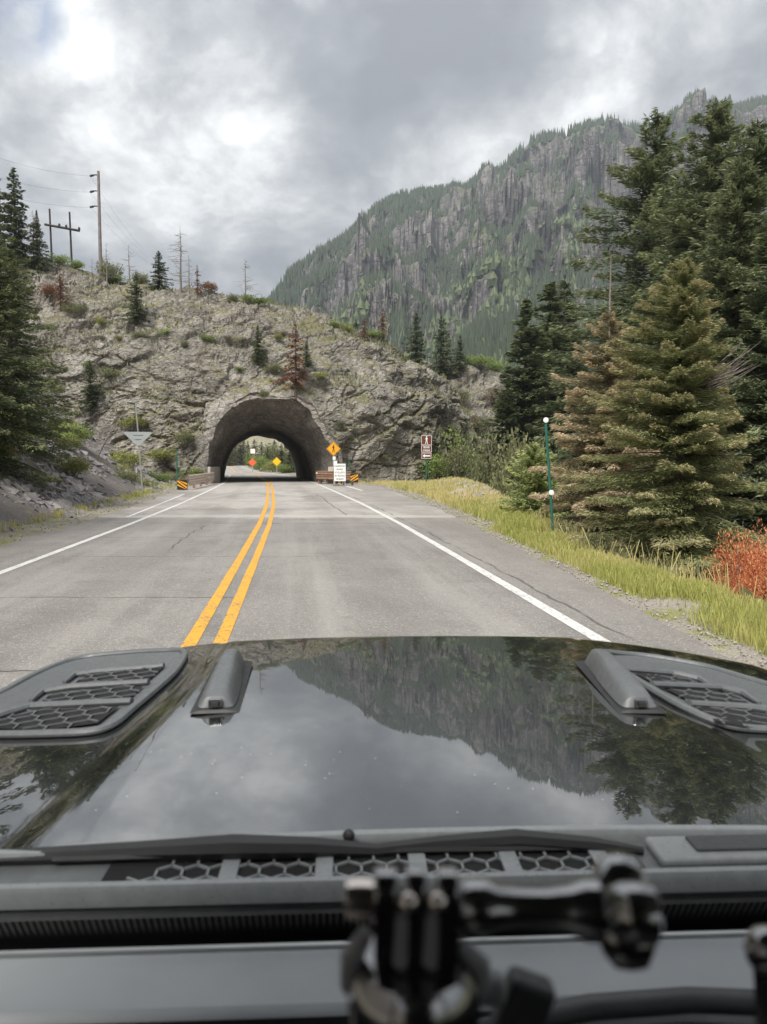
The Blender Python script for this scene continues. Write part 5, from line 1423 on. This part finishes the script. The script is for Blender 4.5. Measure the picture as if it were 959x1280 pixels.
def vent(outer, slats, shade_outlines, lb, org):
    O = [carp(*p_, .004) for p_ in outer]
    def spl(P_):
        n_ = len(P_); out = []
        for i in range(n_):
            a_, b_, c_, d_ = P_[i-1], P_[i], P_[(i+1) % n_], P_[(i+2) % n_]
            for t_ in (0, .25, .5, .75):
                out.append(.5*((2*b_)+(c_-a_)*t_+(2*a_-5*b_+4*c_-d_)*t_*t_+(3*b_-a_-3*c_+d_)*t_**3))
        return out
    O = spl(O)
    f = MB().tube([p_+Vector((0, 0, .004)) for p_ in O]+[O[0]+Vector((0, 0, .004))], .0095, 8, False, .8)
    fr = f.build('vent_frame', M['vent'], hood, True); fr['label'] = lb
    n_ = len(O); c = sum(O, Vector())/n_
    m_ = MB(); V = []; Fs = []
    for q_ in (1.0, .8, .6, .4, .2, .02):
        for p_ in O:
            w_ = c.lerp(p_, q_); V.append((w_.x, w_.y, float(hz(w_.x, w_.y, False))+.006))
    for j in range(5):
        for i in range(n_): Fs.append((j*n_+i, j*n_+(i+1) % n_, (j+1)*n_+(i+1) % n_, (j+1)*n_+i))
    m_.add(V, Fs)
    m_.build('vent_panel', M['vent'], fr)
    for op in shade_outlines:
        Q = [carp(*p_, .012) for p_ in op]
        cc = sum(Q, Vector())/len(Q)
        MB().add([q+Vector((0, 0, .0)) for q in Q], [tuple(range(len(Q)))]).build('vent_shade_plate', M['recess_shade'], fr)  # black sheet over the uncut hood, painted shade of a deep opening
        hexmesh([(q.x, q.y) for q in Q], lambda x, y: float(hz(x, y, False))+.014, .048, .0030, .003, 'vent_mesh', fr, M['vent'], org)
    for sl in slats:
        Q = [carp(*p_, .014) for p_ in sl]
        rad = [.005]+[.0105]*(len(Q)-2)+[.009]
        MB().tube(Q, rad, 8, True, .8).build('slat', M['vent'], fr, True)
lo = [(230, 816), (221, 838), (196, 862), (165, 888), (142, 907), (115, 916), (60, 919), (0, 920), (-45, 918), (-66, 905), (-45, 888), (0, 868), (37, 848), (75, 831), (105, 823), (150, 818), (200, 815)]
vent(lo, [[(80, 853), (92, 843), (120, 839), (205, 832)], [(38, 876), (52, 864), (90, 858), (186, 852)], [(-30, 908), (0, 893), (40, 882), (165, 876)]],
     [[(92, 855), (108, 845), (204, 834), (186, 849), (150, 854)], [(48, 880), (66, 867), (180, 857), (160, 873), (110, 879)], [(-30, 910), (6, 897), (50, 888), (150, 882), (122, 904), (60, 912)]],
     'left hood vent frame', (-.55, 1.7))
ro = [(750, 818), (782, 819), (820, 823), (880, 834), (925, 847), (975, 862), (1040, 884), (1110, 905), (1080, 915), (1000, 915), (930, 912), (893, 903), (855, 886), (818, 865), (782, 843)]
vent(ro, [[(890, 857), (875, 848), (840, 841), (778, 836)], [(950, 879), (930, 866), (900, 859), (815, 855)], [(1030, 906), (1000, 893), (940, 884), (862, 879)]],
     [[(790, 839), (838, 843), (866, 850), (870, 857), (820, 856)], [(828, 859), (895, 863), (925, 872), (938, 881), (870, 880)], [(872, 883), (930, 888), (985, 899), (1015, 910), (930, 909), (895, 901)]],
     'right hood vent frame', (.6, 1.7))
# windscreen rest bumpers with washer nozzles
def bumper(pts, wd, lb, side):
    Q = [carp(*p_) for p_ in pts]            # near end, far end
    a_, b_ = Q; d = (b_-a_); L_ = d.length; ang = math.atan2(d.y, d.x)-math.pi/2
    MT = Matrix.Translation(a_) @ Matrix.Rotation(ang, 4, 'Z')
    def shell(w0, prof_, zlift):
        V = []; Fs = []; nn = 9
        for (yy, hh, ww) in prof_:
            for k in range(nn):
                u_ = -1+2*k/(nn-1)
                zz = hh*.74*(1-abs(u_)**5) if hh > 0 else 0
                V.append(MT @ Vector((u_*ww*w0*(1+.10*(abs(u_) > .99)), yy*L_, zz+zlift)))
        for i in range(len(prof_)-1):
            for k in range(nn-1): Fs.append((i*nn+k, i*nn+k+1, (i+1)*nn+k+1, (i+1)*nn+k))
        return V, Fs
    bs = MB().add(*shell(wd*1.25, [(-.07, .0, .9), (-.06, .008, 1), (1.04, .008, .95), (1.06, 0, .9)], .002)).build('bumper_foot', M['rubber'], hood, True)
    o = MB().add(*shell(wd, [(-.02, 0, .8), (.0, .030, .9), (.05, .040, 1), (.3, .052, 1), (.55, .056, .93), (.66, .062, .82), (.75, .060, .78), (.9, .058, .76), (.98, .045, .74), (1.0, 0, .7)], .008)).build('rest_bumper', M['vent'], hood, True)
    sp_ = o.modifiers.new('sub', 'SUBSURF'); sp_.levels = 1; sp_.render_levels = 1
    o['label'] = lb
    MB().box(tuple(MT @ Vector((0, -.010, .018))), (wd*.75, .012, .018), rz=ang).build('washer_nozzle', M['gloss'], o, bevel=.003)
    MB().box(tuple(MT @ Vector((0, -.018, .018))), (wd*.4, .008, .008), rz=ang).build('nozzle_jet', M['rubber'], o)
bumper([(270, 888), (292, 834)], .035, 'left rest bumper', -1)
bumper([(799, 888), (744, 834)], .035, 'right rest bumper', 1)

# cowl, wipers, windscreen, dashboard (car coordinates: y forward)
cw = MB()
xs_ = np.linspace(-1, 1, 40)
V = []; Fs = []
for x in xs_: V += [(x, .985, 1.10), (x, .972, 1.150), (x, .945, 1.151), (x, .90, 1.149), (x, .884, 1.142), (x, .880, 1.10)]
for i in range(39):
    for j in range(5): Fs.append((i*6+j, i*6+j+1, i*6+j+7, i*6+j+6))
cowl = cw.add(V, Fs).build('cowl', M['vent'], car, True)
MB().box((.60, .935, 1.1565), (.74, .062, .014)).build('cowl_cover', M['trim_light'], cowl, bevel=.006, seg=3)
MB().box((.60, .937, 1.1655), (.64, .036, .004)).build('cover_panel', M['trim'], cowl, bevel=.0018)
MB().box((-.12, .922, 1.1520), (.66, .050, .001)).build('cowl_shade_plate', M['recess_shade'], cowl)  # flat black plate as painted shade below the mesh
hexmesh([(-.42, .90), (.20, .90), (.20, .945), (-.38, .945)], lambda x, y: 1.1545, .031, .0026, .003, 'cowl_mesh', cowl, M['trim_light'], (0, .915))
for x in (-.30, -.185, -.07, .045, .16): MB().box((x, .920, 1.1555), (.022, .05, .004)).build('mesh_rib', M['trim_light'], cowl, bevel=.0015)
# folded wiper arm lying over the cowl
w_ = MB().tube([(-.78, .945, 1.150), (-.60, .955, 1.158), (-.42, .955, 1.163), (-.30, .950, 1.168), (-.20, .948, 1.166), (-.12, .952, 1.158), (-.04, .958, 1.162), (.06, .958, 1.166), (.16, .950, 1.160), (.22, .940, 1.156)], [.010, .010, .012, .016, .013, .009, .010, .013, .010, .005], 8)
wip = w_.build('wiper', M['rubber'], car, True)
MB().tube([(-.52, .945, 1.160), (-.2, .950, 1.160), (.18, .947, 1.158)], .005, 6).build('wiper_blade', M['rubber'], wip, True)
MB().tube([(-.90, .93, 1.160), (-.60, .948, 1.165), (-.52, .950, 1.164)], [.010, .008, .003], 8).build('wiper_arm', M['trim_light'], wip, True)
MB().sphere((-.155, .965, 1.172), .008, 10, 7).build('wiper_pivot', M['rubber'], wip)
# windscreen with its lower frame
base_bar = MB()
V = []; Fs = []
for x in xs_: V += [(x, .893, 1.135), (x, .893, 1.156), (x, .889, 1.161), (x, .879, 1.161), (x, .876, 1.154), (x, .876, 1.137)]
for i in range(39):
    for j in range(5): Fs.append((i*6+j, i*6+j+1, i*6+j+7, i*6+j+6))
base_bar.add(V, Fs).build('windscreen_frame', M['trim_light'], car, True)
G0 = Vector((0, .872, 1.090)); GD = Vector((0, -.50, .866))
g0, g1 = G0, G0+GD*.98
glass = MB().add([(-.78, g0.y, g0.z), (.78, g0.y, g0.z), (.72, g1.y, g1.z), (-.72, g1.y, g1.z)], [(0, 1, 2, 3)]).build('windscreen', M['glass'], car)
fb = G0+GD*.066+Vector((0, -.003, 0)); f0 = G0+Vector((0, -.003, 0))
MB().add([(-.78, f0.y, f0.z), (.78, f0.y, f0.z), (.775, fb.y, fb.z), (-.775, fb.y, fb.z)], [(0, 1, 2, 3)]).build('dotted_band', M['frit'], glass)
MB().tube([(-.100, .845, 1.110), (-.085, .845, 1.115), (-.055, .842, 1.114)], .003, 6).tube([(-.100, .845, 1.110), (-.100, .845, 1.100)], .003, 6).build('sensor_clip', M['galv'], glass)
for s in (-1, 1): MB().tube([(s*.80, .85, 1.12), (s*.75, g1.y, g1.z)], .03, 8).build('windscreen_pillar', M['paint'], car, True)
MB().box((0, g1.y-.03, g1.z+.02), (1.6, .10, .05)).build('windscreen_header', M['trim'], car, bevel=.01)
MB().box((0, -.68, g1.z+.06), (1.7, 2.14, .03)).build('roof', M['trim'], car, bevel=.01)
for s in (-1, 1):
    MB().box((s*.83, -.45, .92), (.06, 2.4, .72)).build('door', M['trim'], car, bevel=.02)
    MB().box((s*.80, -.55, 1.62), (.05, .09, .66)).build('door_pillar', M['trim'], car, bevel=.01)
MB().box((0, -1.72, 1.22), (1.7, .05, 1.5)).build('rear_panel', M['rubber'], car)
MB().box((0, -.40, .53), (1.7, 2.6, .05)).build('floor_pan', M['rubber'], car)
# dashboard: dark well, raised pad, face
MB().add([(x, y_, z_) for y_, z_ in ((.874, 1.10), (.86, 1.04), (.765, 1.04), (.757, 1.135)) for x in (-.9, .9)], [(0, 1, 3, 2), (2, 3, 5, 4), (4, 5, 7, 6)]).build('defroster_well', M['recess_shade'], car)
dash = MB()
pr = [(.757, 1.120), (.757, 1.158), (.750, 1.1615), (.744, 1.159), (.738, 1.156), (.690, 1.154), (.682, 1.156), (.675, 1.152), (.6735, 1.149)]
V = []; Fs = []; np_ = len(pr)
xd = np.linspace(-.78, .78, 50)
for x in xd: V += [(x, y_, z_) for y_, z_ in pr]
for i in range(49):
    for j in range(np_-1): Fs.append((i*np_+j, i*np_+j+1, (i+1)*np_+j+1, (i+1)*np_+j))
dsh = dash.add(V, Fs).build('dashboard', M['dash'], car, True)
MB().add([(x, y_, z_) for y_, z_ in ((.6725, 1.1485), (.668, 1.10), (.60, 1.06), (.60, .80)) for x in (-.78, .78)], [(0, 1, 3, 2), (2, 3, 5, 4), (4, 5, 7, 6)]).build('dash_face', M['rubber'], dsh)
MB().box((0, .7585, 1.1610), (1.5, .005, .004)).build('dash_edge_strip', M['galv'], dsh)
for x in np.arange(-.75, .76, .085): MB().box((x, .650, 1.105), (.010, .035, .03)).build('vent_fin', M['trim'], dsh)
MB().box((0, .668, 1.115), (1.5, .006, .05)).build('slot_shade_strip', M['recess_shade'], dsh)  # solid black strip, the slot's inner shade given as colour
# curved grab handle at the lower right
pts = [CI @ at(px, py, Y_) for px, py, Y_ in ((560, 1330, .66), (600, 1292, .62), (660, 1274, .60), (740, 1259, .60), (860, 1250, .60), (960, 1254, .60), (1060, 1272, .60), (1130, 1300, .62), (1170, 1340, .66))]
gh = MB().tube(pts, .010, 10).build('grab_handle', M['trim'], dsh, True)
MB().tube([(p_[0], p_[1]+.012, p_[2]-.022) for p_ in pts], .007, 8).build('handle_reflection', M['galv'], gh, True)  # pale tube imitating the bright reflection inside the handle

# ------------------------------------------------------------ the little camera mount in front of the lens
MD = .27
def mp(px, py, dy=0.0): return at(px, py, MD+dy)
c0 = mp(520, 1150)
mt_ = thing('camera_mount', 'black action camera mount with a long thumbscrew on the dashboard', 'camera mount', tuple(c0))
def ml(px, py, dy=0.0): return mp(px, py, dy)-c0
px2m = MD/F
def prong(x0, x1, top_, bot, name, mat='gloss'):
    xa, xb = ml(x0, top_).x, ml(x1, top_).x; zt_, zb_ = ml(x0, top_+26).z, ml(x0, bot).z
    r = 27*px2m
    prof_ = [(-r, zb_), (-r, zt_)] + [(-r*math.cos(a), zt_+r*math.sin(a)) for a in np.linspace(0, math.pi, 9)[1:-1]] + [(r, zt_), (r, zb_)]
    V = [(xa, y_, z_) for y_, z_ in prof_] + [(xb, y_, z_) for y_, z_ in prof_]; n_ = len(prof_)
    Fs = [tuple(range(n_)), tuple(range(n_, 2*n_))[::-1]] + [(i, n_+i, n_+(i+1) % n_, (i+1) % n_) for i in range(n_)]
    return MB().add(V, Fs).build(name, M[mat], mt_, True, bevel=.0012, seg=3)
prong(468, 497, 1086, 1215, 'prong'); prong(507, 533, 1084, 1215, 'prong'); prong(546, 573, 1086, 1215, 'prong')
prong(497, 507, 1112, 1200, 'slot_rib', 'trim_light'); prong(533, 546, 1112, 1200, 'slot_rib', 'trim_light')
# bolt and brass spacers, nut
A0, A1 = ml(428, 1122), ml(470, 1122)
yb = Vector((0, -.002, 0))
MB().lathe([(0, .0030), (.001, .0068), (.006, .0074), (.0115, .0070), (.012, .003)], tuple(ml(430, 1124)), (1, 0, 0), 14).build('bolt_head', M['brass'], mt_, True)
for x in (512, 548): MB().sphere(tuple(ml(x-1, 1128, -.0085)), .0036, 10, 7).build('brass_spacer', M['brass'], mt_, True)
for x in (500, 537): MB().tube([tuple(ml(x+3, 1150, -.0085)), tuple(ml(x, 1205, -.0085))], [.0022, .0026], 8).build('spring_leg', M['clip'], mt_, True)
# thumbscrew shaft and fluted knob
def screw():
    a_ = ml(575, 1132); L_ = 178*px2m
    ax = Vector((1, 0, -.03)).normalized()
    prof_ = [(0, .0095), (.003, .0112), (.009, .0118), (.014, .0092), (.022, .0080), (.032, .0082), (.040, .0098), (.046, .0128), (.051, .0130)]
    MB().lathe([(s*L_/.051, r*.80*MD/.26) for s, r in prof_], tuple(a_), tuple(ax), 20).build('thumbscrew_shaft', M['gloss'], mt_, True)
    k0 = a_+ax*L_
    V = []; Fs = []; n_ = 36
    rows = [(-.001, .35, 1.0), (.002, .75, 1), (.006, .97, 1), (.011, 1.0, 1), (.016, .95, 1), (.0185, .7, 1), (.019, .05, 1)]
    R = .0205*MD/.26
    for (s, q, _) in rows:
        for i in range(n_):
            th = 2*math.pi*i/n_
            lob = .34+.66*abs(math.cos(1.5*(th-.55)))**.7
            r = R*q*(lob if q > .2 else 1)
            V.append(k0 + ax*s*MD/.26 + Vector((0, math.cos(th)*r, math.sin(th)*r)))
    for j in range(len(rows)-1):
        for i in range(n_): Fs.append((j*n_+i, j*n_+(i+1) % n_, (j+1)*n_+(i+1) % n_, (j+1)*n_+i))
    Fs.append(tuple(range((len(rows)-1)*n_, len(rows)*n_)))
    MB().add(V, Fs).build('thumbscrew_knob', M['gloss'], mt_, True)
screw()
# lower body, collar and clamp
MB().lathe([(0, .006), (.003, .020), (.010, .0235), (.026, .0245), (.035, .0235), (.0405, .020), (.0415, .012)], tuple(ml(517, 1330)), (0, 0, 1), 24).build('mount_body', M['gloss'], mt_, True)
MB().tube([tuple(ml(575, 1180)), tuple(ml(598, 1205)), tuple(ml(600, 1230)), tuple(ml(582, 1262))], [.003, .0045, .0045, .003], 8).build('side_clip', M['clip'], mt_, True)
MB().tube([tuple(ml(458, 1165)), tuple(ml(440, 1195)), tuple(ml(440, 1230)), tuple(ml(460, 1265))], [.003, .0045, .0045, .003], 8).build('side_clip', M['clip'], mt_, True)
cl_ = ml(652, 1262, .02)
MB().box(tuple(cl_), (.019, .012, .028), rz=0, ry=.35).build('clamp_arm', M['trim'], mt_, bevel=.003, seg=3)
MB().lathe([(-.006, .004), (-.004, .0062), (.004, .0062), (.006, .004)], tuple(ml(612, 1235, .01)), (1, 0, 0), 14).build('clamp_nut', M['trim_light'], mt_, True)
# stem reaching down and forward to the dashboard
MB().tube([tuple(ml(517, 1330)), tuple(ml(517, 1420, .02)), (c0.x*0+.01, .36-c0.y+.10, 1.09-c0.z), (.01, .62-c0.y, 1.11-c0.z)], [.016, .013, .012, .014], 12).build('stem', M['gloss'], mt_, True)
k = at(958, 1188, .30)
kn = MB().sphere((0, 0, 0), .0085, 16, 10, (1, 1, 1.15)).tube([(0, 0, -.008), (.012, .01, -.10), (.02, .20, -.40)], [.005, .006, .007], 8).build('mount_knob', M['gloss'], None, True, loc=tuple(k))
tag(kn, 'black ball knob of a second mount at the right edge', 'knob')

# ------------------------------------------------------------ air
def haze():
    m, g = new_mat('valley_air')
    v = g.n('ShaderNodeVolumePrincipled', {'Color': (.78, .87, .97, 1), 'Density': .00025, 'Anisotropy': .2})
    o = g.n('ShaderNodeOutputMaterial'); g.t.links.new(v.outputs[0], o.inputs['Volume'])
    b = MB().box((600, 800, 340), (3600, 3600, 760)); 
    hb_ = b.build('haze', m); tag(hb_, 'thin bluish air over the valley', kind='stuff')
haze()
S.cycles.volume_bounces = 0
S.cycles.max_bounces = 6; S.cycles.diffuse_bounces = 3; S.cycles.glossy_bounces = 3; S.cycles.transparent_max_bounces = 12
S.cycles.use_denoising = True
S.cycles.use_adaptive_sampling = True; S.cycles.adaptive_threshold = .015
print('tris about', sum(len(m_.polygons) for m_ in bpy.data.meshes))
